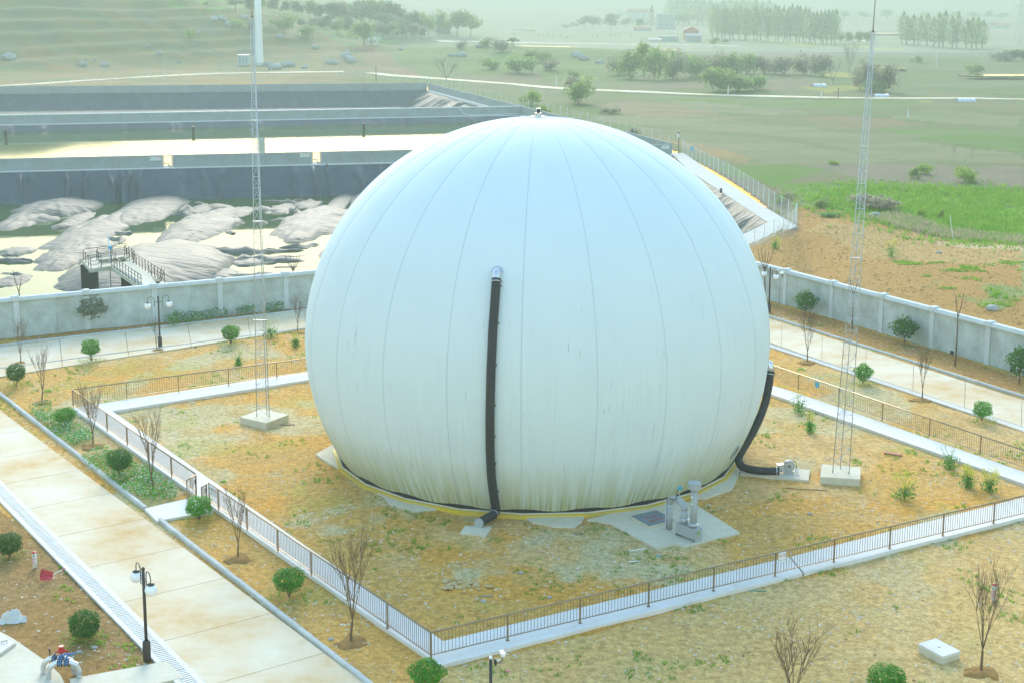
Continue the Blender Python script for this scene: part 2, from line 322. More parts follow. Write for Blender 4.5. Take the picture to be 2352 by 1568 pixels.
POND_OUT = [Vector((-150, 60, 0)), Vector((-40.6, 109.6, 0)), Vector((-18.5, 122.5, 0)), at(1716, 566), at(1826, 521), at(1700, 428), at(1571, 356), at(1540, 345), at(985, 201), at(0, 207), at(-400, 211), Vector((-190, 395, 0))]
def ground_rows():
    ys = [3 * k for k in range(530)]
    Y = sorted(set([round(EYE * F_ / (y + 4.5) * .985, 3) for y in ys if EYE * F_ / (y + 4.5) < 9000]))
    return [-250, -120, -50, -20, 0, 15, 25, 32, 37, 41, 44] + sorted(set([v for v in Y if v > 46 and not 455 < v < 720] + [455 + 1.7 * k for k in range(157)])) + [12000]
def make_ground():
    Y = np.array(ground_rows())
    s = np.concatenate([[-3, -2, -1.3, -.9, -.7, -.55, -.46], np.linspace(-.41, .41, 520), [.46, .55, .7, .9, 1.3, 2, 3]])
    YY, SS = np.meshgrid(Y, s, indexing='ij'); XX = SS * (np.abs(YY + 0) + np.where(YY < 44, 60, 3))
    Z = hz(XX, YY)
    # ---- tints of the soils and crops, by plot
    jx = XX + (fbm(XX, YY, 7, 31) - .5) * np.clip(YY / 70, .8, 6); jy = YY + (fbm(XX, YY, 9, 32) - .5) * np.clip(YY / 30, 1, 16)
    C = np.zeros(XX.shape + (3,)); C[:] = (.21, .25, .075)
    n1 = fbm(XX, YY, 30, 40); n2 = fbm(XX, YY, 8, 41); n3 = fbm(XX, YY, 2.2, 42, 3)
    def blend(mask, c, a=1.0):
        m = np.clip(mask * a, 0, 1)[..., None]; C[:] = C * (1 - m) + np.array(c) * m
    def zone(pts, c, a=1.0, jit=True, z=0):
        poly = [at(x, y, z) for x, y in pts]; blend(inpoly(jx if jit else XX, jy if jit else YY, poly).astype(float), c, a)
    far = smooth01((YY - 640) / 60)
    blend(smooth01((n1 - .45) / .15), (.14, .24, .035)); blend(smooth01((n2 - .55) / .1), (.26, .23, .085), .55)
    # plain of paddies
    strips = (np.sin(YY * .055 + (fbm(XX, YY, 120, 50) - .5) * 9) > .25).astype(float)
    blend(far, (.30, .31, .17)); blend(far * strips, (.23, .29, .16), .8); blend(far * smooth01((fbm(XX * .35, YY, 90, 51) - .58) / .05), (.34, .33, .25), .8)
    # plots between the compound and the lane
    G1, G2, ST, BR, OR = (.13, .29, .012), (.16, .29, .025), (.31, .315, .145), (.32, .24, .11), (.48, .32, .11)
    zone([(1180, 120), (1480, 130), (1500, 150), (1460, 190), (1180, 180), (900, 150), (960, 115)], G2)
    zone([(1000, 180), (1230, 170), (1250, 185), (1100, 195)], (.33, .22, .12), .8)
    zone([(1420, 205), (1600, 188), (1640, 200), (1560, 206)], (.36, .22, .12), .8); zone([(1764, 183), (1880, 190), (1860, 206), (1764, 207)], (.33, .22, .13), .8)
    zone([(1340, 215), (1764, 228), (2352, 236), (2352, 245), (1900, 250), (1500, 230)], G2, .8)
    zone([(1361, 240), (1463, 231), (1551, 236), (1660, 257), (1601, 266), (1451, 265)], (.40, .29, .14))
    zone([(1538, 232), (1651, 234), (1764, 247), (1860, 256), (1764, 262), (1688, 260), (1576, 246)], ST)
    zone([(1351, 270), (1451, 266), (1651, 272), (1764, 282), (1914, 297), (2076, 320), (2352, 355), (2352, 373), (2114, 369), (2014, 359), (1914, 335), (1764, 308), (1600, 298), (1450, 290)], ST)
    zone([(1452, 294), (1600, 302), (1764, 318), (1889, 342), (1989, 357), (2064, 371), (1939, 375), (1800, 376), (1700, 366), (1620, 342), (1540, 322)], ST)
    zone([(1476, 302), (1551, 320), (1738, 362), (1714, 374), (1626, 357), (1501, 317)], OR)
    zone([(1839, 267), (1989, 265), (2114, 282), (2089, 287), (1989, 296), (1889, 292)], BR)
    zone([(2026, 270), (2139, 252), (2352, 268), (2352, 295), (2189, 282)], ST, .9); zone([(2100, 232), (2352, 236), (2352, 262), (2260, 250), (2120, 245)], BR, .6)
    zone([(2014, 296), (2352, 296), (2352, 350), (2139, 325)], G1); zone([(1640, 380), (1760, 378), (1950, 388), (1880, 400), (1760, 430), (1700, 412)], G1)
    zone([(1820, 380), (2352, 378), (2352, 425), (2240, 448), (1990, 405)], (.30, .26, .16)); zone([(1764, 420), (1989, 425), (2139, 447), (2352, 440), (2352, 558), (2189, 556), (2064, 527), (1975, 500), (1860, 462)], G1)
    blend(inpoly(jx, jy, [at(x, y) for x, y in [(1900, 440), (2100, 446), (2200, 470), (2100, 520), (1990, 510), (1900, 470)]]) * smooth01((n3 - .4) / .2), (.20, .24, .10), .7)
    zone([(2115, 448), (2352, 462), (2352, 480), (2200, 466)], (.19, .20, .10), .8)
    for q in ([(1834, 203), (1905, 197), (1985, 200), (1985, 206), (1900, 213), (1870, 209)], [(1868, 172), (1930, 166), (1960, 170), (1955, 179), (1900, 178)], [(2112, 232), (2140, 231), (2142, 236), (2116, 237)]): zone(q, (.52, .50, .03), 1, False)
    for x0, x1, y in ((1764, 1820, 94), (1812, 1885, 101), (1900, 2000, 106), (2008, 2075, 112)): zone([(x0, y - 1.5), (x1, y + 1), (x1, y + 4), (x0, y + 2)], (.50, .50, .08), 1, False)
    # dug red and sandy soil beyond the right wall
    zone([(1712, 590), (1730, 566), (1830, 522), (1836, 462), (1905, 478), (1975, 492), (2050, 522), (2150, 540), (2352, 566), (2352, 800), (1764, 640)], (.34, .19, .05))
    blend(inpoly(jx, jy, [at(x, y) for x, y in [(1850, 530), (2050, 530), (2150, 545), (2352, 572), (2352, 640), (2000, 600)]]).astype(float), (.37, .25, .09), .7)
    zone([(2120, 552), (2352, 576), (2352, 592), (2200, 578)], (.46, .36, .19), .8)
    blend(inpoly(jx, jy, [at(x, y) for x, y in [(2050, 600), (2352, 610), (2352, 740), (2150, 690)]]) * smooth01((n2 - .58) / .06), (.15, .24, .07), .8)
    blend(inpoly(jx, jy, [at(x, y) for x, y in [(1560, 352), (1840, 460), (1840, 530), (1700, 590), (1700, 440)]]).astype(float), (.24, .18, .10), .8)
    # banks and cutting round the lagoons
    lft = inpoly(jx, jy, [at(x, y) for x, y in [(-500, 230), (-500, 158), (0, 160), (300, 160), (580, 163), (820, 168), (1000, 196), (1240, 262), (1560, 350), (1400, 330), (985, 215), (0, 225)]]).astype(float)
    blend(lft, (.44, .27, .09)); blend(lft * smooth01((n2 - .52) / .08), (.24, .24, .11), .7)
    zone([(760, 185), (850, 172), (1000, 190), (1250, 240), (1500, 320), (1400, 310), (1000, 200)], (.17, .25, .03), .8)
    # hill on the left
    hill = np.clip(hz(XX, YY) / 3.5, 0, 1) * (XX < -55) * (YY < 760)
    blend(hill, (.15, .22, .04)); band = .5 + .5 * np.sin(hz(XX, YY) * 2.6 + fbm(XX, YY, 60, 60) * 15 + fbm(XX, YY, 14, 63) * 3)
    blend(hill * smooth01((band - .45) / .25) * smooth01((fbm(XX, YY, 30, 62) - .36) / .1), (.15, .37, .03), .9); blend(hill * smooth01((.32 - band) / .2), (.20, .19, .08), .7); blend(hill * smooth01((fbm(XX, YY, 22, 61) - .60) / .06), (.32, .21, .08), .7)
    foot = inpoly(jx, jy, [at(x, y) for x, y in [(-300, 140), (0, 135), (250, 125), (420, 140), (560, 130), (700, 120), (800, 135), (960, 175), (820, 168), (580, 160), (0, 168), (-300, 170)]]).astype(float)
    blend(foot, (.37, .23, .08), .75); blend(foot * smooth01((n2 - .5) / .1), (.20, .21, .10), .8)
    zone([(810, 125), (850, 128), (900, 150), (960, 168), (950, 177), (860, 160), (830, 142)], (.46, .24, .12), .9)
    st_ = fbm(XX * .22, YY, 6, 90, 4); blend(smooth01((st_ - .53) / .05) * smooth01((YY - 200) / 40), (.19, .25, .10), .45); blend(smooth01((.45 - st_) / .05) * smooth01((YY - 200) / 40), (.33, .31, .20), .35)
    # the yard inside the walls
    yard = inpoly(XX, YY, [Vector((-160, 30)), Vector((-160, 45)), Vector((-38.4, 107.3)), Vector((-16.9, 118.9)), Vector((6, 131)), Vector((17, 131)), Vector((34.6, 96.8)), Vector((80, 10)), Vector((80, -300)), Vector((-200, -300))]).astype(float)
    blend(yard, (.485, .275, .068)); blend(yard * smooth01((n2 - .5) / .12), (.51, .34, .145), .8)
    blend(yard * smooth01((fbm(XX, YY, 4.5, 70) - .56) / .07), (.52, .26, .045), .75); blend(yard * smooth01((fbm(XX, YY, 6, 71) - .58) / .07), (.42, .365, .20), .8)
    blend(yard * smooth01((n3 - .55) / .1), (.42, .27, .085), .55); blend(yard * smooth01((fbm(XX, YY, 3.2, 72) - .63) / .05), (.32, .30, .06), .35)
    blend(inpoly(jx, jy, [at(x, y) for x, y in [(1020, 1540), (2352, 1200), (2352, 1600), (980, 1600)]]) * yard, (.49, .35, .15), .6)
    blend(inpoly(jx, jy, [at(x, y) for x, y in [(-50, 1130), (200, 1340), (430, 1600), (-50, 1600)]]) * yard, (.23, .135, .045), .9)
    for q in ([(0, 760), (60, 780), (350, 752), (520, 735), (700, 712), (700, 704), (360, 735), (0, 778)], [(1764, 695), (1960, 748), (2352, 866), (2352, 905), (2000, 790), (1764, 722)]): zone(q, (.33, .18, .055), .85)
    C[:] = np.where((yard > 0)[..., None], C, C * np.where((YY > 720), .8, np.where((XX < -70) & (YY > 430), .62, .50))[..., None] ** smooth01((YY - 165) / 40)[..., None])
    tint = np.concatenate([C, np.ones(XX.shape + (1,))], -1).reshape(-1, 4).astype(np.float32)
    nr, nc = XX.shape
    idx = np.arange(nr * nc).reshape(nr, nc)
    q = np.stack([idx[:-1, :-1], idx[:-1, 1:], idx[1:, 1:], idx[1:, :-1]], -1).reshape(-1, 4)
    cxm = XX.ravel()[q].mean(1); cym = YY.ravel()[q].mean(1)
    q = q[~inpoly(cxm, cym, POND_OUT)]
    me = bpy.data.meshes.new('ground')
    co = np.stack([XX, YY, Z], -1).reshape(-1, 3).astype(np.float32)
    me.vertices.add(len(co)); me.vertices.foreach_set('co', co.ravel()); me.loops.add(q.size); me.polygons.add(len(q))
    me.loops.foreach_set('vertex_index', q.ravel().astype(np.int32)); me.polygons.foreach_set('loop_start', np.arange(0, q.size, 4, dtype=np.int32)); me.polygons.foreach_set('loop_total', np.full(len(q), 4, np.int32))
    me.update(calc_edges=True); me.polygons.foreach_set('use_smooth', np.ones(len(q), bool))
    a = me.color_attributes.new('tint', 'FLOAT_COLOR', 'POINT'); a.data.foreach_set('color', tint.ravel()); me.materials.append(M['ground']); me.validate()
    return structure(link('ground', me))
make_ground()

# ------------------------------------------------------------------ roads, paths, kerbs
def slab_road(name, L0, L1, R0, R1, joints, z0, z1, m, piece='slab', gap=.02):
    """concrete strip between two edges, poured in bays: one piece per bay with open joints"""
    root = structure(link(name, None)); n = len(joints)
    for i in range(n - 1):
        a, b = joints[i], joints[i + 1]; g = gap / max((L1 - L0).length, 1)
        q = [lerp(L0, L1, a + g), lerp(L0, L1, b - g), lerp(R0, R1, b - g), lerp(R0, R1, a + g)]
        MB().prism(q, z0, z1).build(piece, m, root)
    return root
def bays(L, step, off=0.0):
    t = [0.0]; d = step - off
    while d < L - .4: t.append(d / L); d += step
    return t + [1.0]
A = at
# road along the fence (front left): right edge is kerbed, left edge meets the drain
rR0, rR1 = A(-160, 823), A(860, 1586); rL0, rL1 = A(-160, 985), A(492, 1586)
d_ = (rR1 - rR0).normalized(); rL0 = rR0 + (rL0 - rR0) - d_ * (rL0 - rR0).dot(d_); rL1 = rR1 + (rL1 - rR1) - d_ * (rL1 - rR1).dot(d_)
slab_road('road', rL0, rL1, rR0, rR1, bays((rR1 - rR0).length, 4.6, 1.6), -.1, .03, M['road'])
# road along the pond wall (back left) and along the right wall
bU0, bU1 = A(-120, 812), A(1000, 672); bL0, bL1 = A(-120, 884), A(1000, 708)
slab_road('road', bL0, bL1, bU0, bU1, bays((bU1 - bU0).length, 5.0, 2), -.1, .026, M['road'])
cU0, cU1 = A(1600, 680), A(2500, 967); cL0, cL1 = A(1600, 728), A(2500, 1044)
slab_road('road', cL0, cL1, cU0, cU1, bays((cU1 - cU0).length, 5.0, 3), -.1, .034, M['road'])

def kerb(p, q, side, w=.23, h=.15, seg=.98, name='kerb'):
    """row of separate kerb stones with rounded tops"""
    p, q = Vector(p), Vector(q); L = (q - p).length; rz = math.atan2(q.y - p.y, q.x - p.x)
    root = structure(link(name, None, None, (p.x, p.y, 0), rz)); n = min(150, int(L / seg))
    pr = [(0, -.08), (0, h - .04), (.035, h), (w - .035, h), (w, h - .04), (w, -.08)]; mb = MB()
    V = [(x, side * y, z) for x in (.008, L / n - .008) for y, z in pr]; k = len(pr)
    mb.add(V, [(i, (i + 1) % k, k + (i + 1) % k, k + i) for i in range(k)] + [tuple(range(k - 1, -1, -1)), tuple(range(k, 2 * k))])
    me = mb.mesh('kerb_stone', M['kerb'])
    for i in range(n): link('kerb_stone', me, root, (i * L / n, random.uniform(-.008, .008), random.uniform(-.006, .006)))
    return root
random.seed(4)
kerb(A(-60, 862), A(330, 1170), 1); kerb(A(362, 1196), A(850, 1580), 1); kerb(A(-40, 800), A(735, 711), 1); kerb(A(1740, 721), A(2400, 929), 1)
kerb(A(-30, 850), A(735, 750), -1, .10, .07, 2.0); kerb(A(1740, 780), A(2400, 997), -1, .10, .06, 2.0)

# slotted drain beside the road
def drain(p, q, w, nmax=60):
    L = (q - p).length; rz = math.atan2(q.y - p.y, q.x - p.x); root = structure(link('drain_channel', None, None, (p.x, p.y, 0), rz))
    MB().box((L / 2, -w / 2, -.06), (L, w, .02)).build('channel_bed', M['black'], root)
    mb = MB(); s = 1.0; cw = w * .52
    mb.box((s / 2, -w * .13, .0), (s - .01, w * .24, .10)); mb.box((s / 2, -w + w * .12, .0), (s - .01, w * .22, .10))
    for k in range(6): mb.box((.085 + k * .166, -w / 2, .008), (.095, cw, .07))
    me = mb.mesh('drain_cover', M['path']); n = int(L / s)
    for i in range(min(n, nmax)): link('drain_cover', me, root, (i * L / n, 0, random.uniform(-.004, .004)))
    return root
drain(A(-20, 1082), A(484, 1580), .95)
dr = drain(A(1764, 791), A(2380, 993), .42, 60)

# paths just inside / under the railing
PZ = .12
def slab_path(pts, name='path', m='path', z=PZ): return structure(MB().prism([A(x, y, z) for x, y in pts], -.1, z).build(name, M[m]))
pa = structure(link('path', None))
for q in ([(1010, 1527), (1843, 1315), (1812, 1297 - 19), (1018, 1471)], [(1847, 1314), (2500, 1149), (2500, 1103), (1816, 1277)],
          [(164, 936), (1010, 1527), (1018, 1471), (257, 943), (232, 926)], [(232, 926), (257, 943), (1010, 823.5), (1010, 805)],
          [(1500, 800), (1500, 812), (1811, 918), (1845, 906)], [(1812, 919.5), (1846, 907), (2500, 1134), (2500, 1162)]):
    MB().prism([A(x, y, PZ) for x, y in q], -.1, PZ).build('slab', M['path'], pa)
# crossing from the gate to the road
structure(MB().prism([A(x, y, .10) for x, y in [(332, 1167), (441, 1141), (490, 1172), (360, 1195)]], -.1, .10).build('path', M['path']))
# corner slab by the valves, strip by the drain
arc = [(-60, 1432), (0, 1449), (30, 1465), (75, 1496), (112, 1522), (140, 1550), (158, 1590), (-60, 1620)]
structure(MB().prism([A(x, y, .07) for x, y in arc], -.1, .07).build('concrete_apron', M['pad']))
structure(MB().prism([A(x, y, .06) for x, y in [(160, 1558), (382, 1517), (424, 1554), (200, 1605), (170, 1600)]], -.1, .06).build('path', M['pad']))
# broken concrete round the dome's foot
def pad(name, pts, z=.05, m='pad'): return structure(MB().prism([A(x, y, z) for x, y in pts], -.1, z).build(name, M[m]))
pad('concrete_apron', [(725, 1042), (766, 1018), (860, 1060), (990, 1150), (1010, 1166), (950, 1172), (893, 1155), (885, 1140), (845, 1118), (800, 1085), (757, 1063)])
pad('concrete_apron', [(1205, 1184), (1345, 1180), (1335, 1197), (1318, 1209), (1270, 1207), (1222, 1196)])
pad('concrete_apron', [(1560, 1140), (1660, 1080), (1690, 1070), (1702, 1078), (1682, 1120), (1620, 1142)])
pad('concrete_apron', [(1348, 1192), (1510, 1150), (1590, 1152), (1700, 1222), (1575, 1253), (1548, 1247), (1510, 1258), (1398, 1200)], .06)
pad('concrete_apron', [(1700, 1070), (1861, 1077), (1857, 1102), (1700, 1088)], .07)
pad('concrete_apron', [(1068, 1206), (1129, 1208), (1116, 1229), (1057, 1222)], .04)

# lanes beyond the compound
def lane(pts, w, m='road', name='lane'):
    P = [on(x, y) for x, y in pts]; mb = MB(); V = []
    Q = []
    for a, b in zip(P, P[1:]):
        k = max(2, int((b - a).length / 12)); Q += [lerp(a, b, i / k) for i in range(k)]
    Q.append(P[-1])
    for i, p in enumerate(Q):
        d = (Q[min(i + 1, len(Q) - 1)] - Q[max(i - 1, 0)]); n = Vector((-d.y, d.x, 0)).normalized()
        for s in (-1, 1):
            e = p + n * (w / 2 * s); V.append((e.x, e.y, float(hz(e.x, e.y)) + .22))
        for s in (-1, 1):
            e = p + n * ((w / 2 + .1) * s); V.append((e.x, e.y, float(hz(e.x, e.y)) - .5))
    F = []
    for i in range(len(Q) - 1):
        a, b = i * 4, i * 4 + 4; F += [(a, a + 1, b + 1, b), (a + 2, a, b, b + 2), (a + 1, a + 3, b + 3, b + 1)]
    return structure(mb.add(V, F).build(name, M[m]))
lane([(-150, 203), (0, 199), (200, 186), (350, 177.5), (575, 169), (700, 167), (790, 166)], 5.5)
lane([(850, 169), (950, 178), (1176, 195), (1268, 203), (1366, 209), (1564, 217), (1764, 223), (2000, 227), (2352, 230), (2600, 231)], 5.0)
lane([(1000, 96), (1176, 99), (1340, 101), (1480, 104), (1700, 106)], 9); lane([(1840, 73), (1900, 84), (1960, 93), (2000, 97)], 7)
for q in ([(900, 109), (1180, 109), (1300, 111), (1340, 115), (1180, 112)], [(1440, 118), (1560, 119), (1560, 121)], [(2000, 78), (2140, 79), (2140, 82), (2010, 82)], [(1990, 162), (2080, 162), (2080, 165)], [(2200, 178), (2352, 177), (2352, 182), (2230, 182)], [(1176, 70), (1230, 71), (1230, 72.5)], [(1900, 78), (1950, 79), (1950, 81)]):
    structure(MB().prism([(p.x, p.y) for p in [at(x, y) for x, y in q]], .5, .9).build('paddy_water', M['water']))

# ------------------------------------------------------------------ lagoons
WZ1, WZ2 = -4.0, -1.0
def slope(p, q, inward, run, depth, name, parent, m='liner', nx=60, nz=10, wr=.25, per=3.0, seed=1, sag=0.0):
    """liner hung down one bank from p to q, with pleats"""
    p, q = Vector(p), Vector(q); L = (q - p).length; d = (q - p) / L; iv = Vector(inward).normalized(); V = []; rng = random.Random(seed)
    ks = np.arange(nx + 1) / nx * L; nzs = fbm(ks * 1.0, ks * 0 + 3, per, seed, 3); n2 = fbm(ks, ks * 0 + 7, per * .35, seed + 5, 2)
    folds = [(rng.uniform(0, L), rng.uniform(.25, .6), rng.uniform(.5, 1.6) * wr, rng.uniform(-.5, .5)) for _ in range(int(L / per * 1.1))]
    fx = np.array([f[0] for f in folds]); fw_ = np.array([f[1] for f in folds]); fa = np.array([f[2] for f in folds]); fs = np.array([f[3] for f in folds])
    for j in range(nz + 1):
        t = j / nz
        for i in range(nx + 1):
            b = (nzs[i] - .5) * wr * 1.6 + (n2[i] - .5) * wr * .5
            b += float((fa * np.exp(-((ks[i] - fx - fs * t * 2.5 - np.sin(t * 9 + fx) * .12) / fw_) ** 2)).sum())
            b *= min(1, t * 5) ; c = p + d * ks[i] + iv * (run * t + b) + Vector((0, 0, -depth * t + abs(b) * .4))
            V.append(c)
    W = nx + 1
    me = MB().add(V, [(j * W + i, (j + 1) * W + i, (j + 1) * W + i + 1, j * W + i + 1) for j in range(nz) for i in range(nx)])
    return me.build(name, M[m], parent, True)
ln = structure(link('pond_liner', None))
r1a, r1b = A(-330, 407), A(1590, 361)                 # lip of the near lagoon under the front parapet
d1 = (r1b - r1a).normalized(); n1 = Vector((d1.y, -d1.x, 0))     # towards the eye
p2a, p2b = A(-330, 296), A(1207, 266)                 # lip of the middle lagoon at its far side
p3a, p3b = A(-330, 220), A(982, 208)                  # lip of the far lagoon
rc1, rc2 = A(1207, 266), A(1540, 356)
lip = r1b + Vector((-3.2, 0, 0)); 
slope(A(-330, 404.5), A(1540, 362), n1, 6.0, 4.6, 'liner_slope', ln, nx=720, nz=14, wr=.55, per=2.8, seed=3)
q_a, q_b = A(1586, 395), A(1764, 513)
ri = (q_b - q_a).normalized(); slope(A(1540, 362), q_b, Vector((ri.y, -ri.x, 0)), 5.5, 4.6, 'liner_slope', ln, 'bulge', 150, 14, .4, 2.2, 7)
slope(q_b, A(1703, 541), Vector((-.75, .6, 0)), 5.5, 4.6, 'liner_slope', ln, 'bulge', 40, 10, .3, 2, 8)
nearL = [Vector((-150, 63, 0)), Vector((-40.2, 111.6, 0)), Vector((-18.1, 123.6, 0)), A(1703, 541)]
for a, b in zip(nearL, nearL[1:]):
    dd = (b - a).normalized(); slope(a, b, Vector((-dd.y, dd.x, 0)), 5.0, 4.6, 'liner_slope', ln, 'liner', 60, 8, .25, 2.5, 9)
n2v = Vector((d1.y, -d1.x, 0))
slope(p2a, p2b, n2v, 4.0, 2.4, 'liner_slope', ln, nx=360, nz=6, wr=.28, per=4, seed=11)
ri2 = (rc2 - rc1).normalized(); slope(rc1, rc2, Vector((ri2.y, -ri2.x, 0)), 4, 2.4, 'liner_slope', ln, 'bulge', 90, 8, .3, 3, 13)
slope(p3a, p3b, n2v, 7, 4.4, 'liner_slope', ln, nx=360, nz=8, wr=.34, per=3.2, seed=12)
rw = (A(1207, 262) - p3b).normalized(); slope(p3b, A(1207, 262), Vector((rw.y, -rw.x, 0)), 9, 4.4, 'liner_slope', ln, 'bulge', 130, 10, .40, 4, 14)
b2 = p2b + Vector((d1.y, -d1.x, 0)) * 0
MB().prism([p3a + n2v * 6, p3b + n2v * 6, rc1 + Vector((-6, 6, 0)), p2a + Vector((0, 6, 0))], -4.3, -3.9).build('liner_floor', M['bulge'], ln)
# grey ledge of folded liner lying before the middle parapet
g0, g1 = p2a - n2v * 16, p2b - n2v * 14 + Vector((-16, 0, 0)); slope(g0 + Vector((0, 0, -2.2)), g1 + Vector((0, 0, -2.2)), n2v, 6, .8, 'liner_fold', ln, 'bulge', 200, 6, .3, 3, 15)
# water
structure(MB().add([(v.x, v.y, WZ1) for v in [Vector((-190, 60, 0)), Vector((-38, 112, 0)), Vector((-14, 124, 0)), A(1700, 545), A(1780, 512), A(1560, 356), A(-420, 404)]], [(0, 1, 2, 3, 4, 5, 6)]).build('pond_water', M['water']))
structure(MB().add([(v.x, v.y, WZ2) for v in [A(-420, 404) + Vector((0, 1, 0)), A(1538, 357), A(1215, 264), p2b, A(-420, 292)]], [(0, 1, 2, 3, 4)]).build('pond_water', M['water']))

def parapet(name, label, p, q, h, th, back, gaps=(), seg=6.0, zb=-.3):
    """concrete parapet poured in lengths, with openings; 'back' is the side the thickness goes to"""
    p, q = Vector(p), Vector(q); d = (q - p); L = d.length; d = d / L; n = Vector(back).normalized() * th
    root = thing(name, label, 'wall', (0, 0, 0)); cuts = [0.0]
    for a, b in gaps: cuts += [(Vector(a) - p).dot(d), (Vector(b) - p).dot(d)]
    cuts.append(L)
    for i in range(0, len(cuts), 2):
        s0, s1 = cuts[i], cuts[i + 1]; k = max(1, round((s1 - s0) / seg))
        for j in range(k):
            a, b = p + d * (s0 + (s1 - s0) * j / k + .006), p + d * (s0 + (s1 - s0) * (j + 1) / k - .006)
            MB().prism([a, b, b + n, a + n], zb, h).build('panel', M['wallgrey'], root)
    return root
back = -n1
w1a, w1b = A(-330, 402), A(1540, 358)
wl = lambda x, y0=402., s=(358. - 402.) / 1870.: A(x, 402 + (x + 330) * s)
parapet('pond_wall', 'long grey concrete parapet with two barred gates between the near and middle lagoons', w1a, w1b, 1.85, .3, back, [(wl(375), wl(396.5)), (wl(717), wl(737.5))])
MB_bank = MB().prism([w1a + n1 * .9, w1b + n1 * .6, w1b + back * 2.6, w1a + back * 2.6], -1.6, .03).build('walkway', M['path']); structure(MB_bank)
parapet('pond_wall', 'grey concrete parapet between the middle and far lagoons, with a pipe along its top', A(-330, 293), A(1207, 264), 1.75, .3, back)
structure(MB().prism([A(-330, 294) + n1 * .5, A(1207, 265) + n1 * .5, A(1207, 265) + back * 2.2, A(-330, 294) + back * 2.2], -3.6, .02).build('walkway', M['path']))
parapet('pond_wall', 'farthest grey concrete parapet, along the back of the far lagoon', A(-330, 220) + back * .3, A(981, 207.5), 2.0, .3, back)
parapet('pond_wall', 'slanting grey concrete parapet down the right side of the lagoons', A(983, 207), A(1540, 355), 1.85, .3, Vector((1, .3, 0)))
structure(MB().prism([A(982, 208) + Vector((-.4, 0, 0)), A(1540, 357) + Vector((-.6, 0, 0)), A(1540, 357) + Vector((1, 0, 0)), A(982, 207) + Vector((1, 0, 0))], -.5, .024).build('walkway', M['path']))
for (a, b, off) in ((A(-330, 404), A(1540, 361), 0), (A(-330, 295), A(1207, 265), 0)):
    pass
def pipe(name, label, pts, r, m='white', cat='pipe', group=None): return tag(MB().tube(pts, r, 8).build(name, M[m], None, True), label, cat, group)
t1, t2 = A(-330, 293) + Vector((0, .15, 1.85)), A(1207, 264) + Vector((0, .15, 1.85))
pipe('pipe', 'thin white pipe laid along the top of the middle parapet', [t1, t2], .09)
hp = lambda x: A(x, 293 + (x + 330) * (264 - 293) / 1537.) + n1 * .12
pipe('water_hose', 'white hose looping down the face of the middle parapet', [hp(1054) + Vector((0, 0, 1.85)), hp(1058) + Vector((0, 0, 1.2)), hp(1066) + Vector((0, 0, .5)), hp(1080) + Vector((0, 0, .15)), hp(1140) + Vector((0, 0, .15)), hp(1200) + Vector((0, 0, .3))], .06)
# barred gates in the front parapet
def barred_gate(xa, xb, label):
    a, b = wl(xa) + back * .15, wl(xb) + back * .15; L = (b - a).length; rz = math.atan2(b.y - a.y, b.x - a.x)
    g = thing('barred_gate', label, 'gate', (a.x, a.y, .03), rz, 'gates in the lagoon parapet')
    for nm, z in (('top_rail', 1.74), ('bottom_rail', .1)): MB().box((L / 2, 0, z), (L - .1, .06, .07)).build(nm, M['black'], g)
    for s in (.05, L - .05): MB().box((s, 0, .9), (.09, .09, 1.75)).build('gate_post', M['black'], g)
    me = MB().box((0, 0, .92), (.035, .035, 1.6)).mesh('bar', M['brown'])
    for k in range(7): link('bar', me, g, ((k + 1) * L / 8, 0, 0))
    v = MB(); v.tube([(.05, -.1, .62), (.75, -.1, .60), (.85, -.1, .56), (.72, -.12, .2)], .06, 6); v.box((.95, -.1, .14), (.28, .2, .18)); v.build('outlet_pipe', M['black'], g, True)
barred_gate(375.5, 396, 'barred black gate beside the warning board with two prohibition signs'); barred_gate(717.5, 737, 'barred black gate nearest the dome, by the board with three triangles')

# warning boards
def prohib(mb, x, z, r, m, y=-.012):
    n = 20
    V = [(x + rr * math.cos(2 * math.pi * i / n), y, z + rr * math.sin(2 * math.pi * i / n)) for rr in (r, r * .8) for i in range(n)]
    mb.add(V, [(i, (i + 1) % n, n + (i + 1) % n, n + i) for i in range(n)], m)
    c, s = math.cos(.785) * r * .85, .07 * r
    mb.add([(x - c - s, y - .001, z + c - s), (x - c + s, y - .001, z + c + s), (x + c + s, y - .001, z - c + s), (x + c - s, y - .001, z - c - s)], [(0, 3, 2, 1)], m)
def tri(mb, x, z, r, m0, m1, y=-.012):
    T = lambda k, yy: [(x - k, yy, z - k * .75), (x + k, yy, z - k * .75), (x, yy, z + k)]
    mb.add(T(r, y), [(0, 1, 2)], m0); mb.add(T(r * .72, y - .002), [(0, 1, 2)], m1)
    mb.add([(x - r * .1, y - .004, z - r * .1), (x + r * .1, y - .004, z - r * .1), (x + r * .14, y - .004, z + r * .35), (x - r * .14, y - .004, z + r * .35)], [(0, 1, 2, 3)], m0)
    mb.add([(x - r * .1, y - .004, z - r * .42), (x + r * .1, y - .004, z - r * .42), (x + r * .1, y - .004, z - r * .22), (x - r * .1, y - .004, z - r * .22)], [(0, 1, 2, 3)], m0)
def lettering(body, size, m, parent, loc, rot=(math.pi / 2, 0, 0), name='lettering', align='CENTER', spacing=1.0):
    c = bpy.data.curves.new(name, 'FONT'); c.body = body; c.size = size; c.align_x = align; c.align_y = 'CENTER'; c.resolution_u = 2; c.space_line = spacing; c.offset = size * .012
    o = bpy.data.objects.new(name, c); col.objects.link(o); c.materials.append(M[m]); bpy.context.view_layer.update()
    me = bpy.data.meshes.new_from_object(o.evaluated_get(bpy.context.evaluated_depsgraph_get())); bpy.data.objects.remove(o); bpy.data.curves.remove(c)
    o = link(name, me, parent, loc); o.rotation_euler = rot; return o
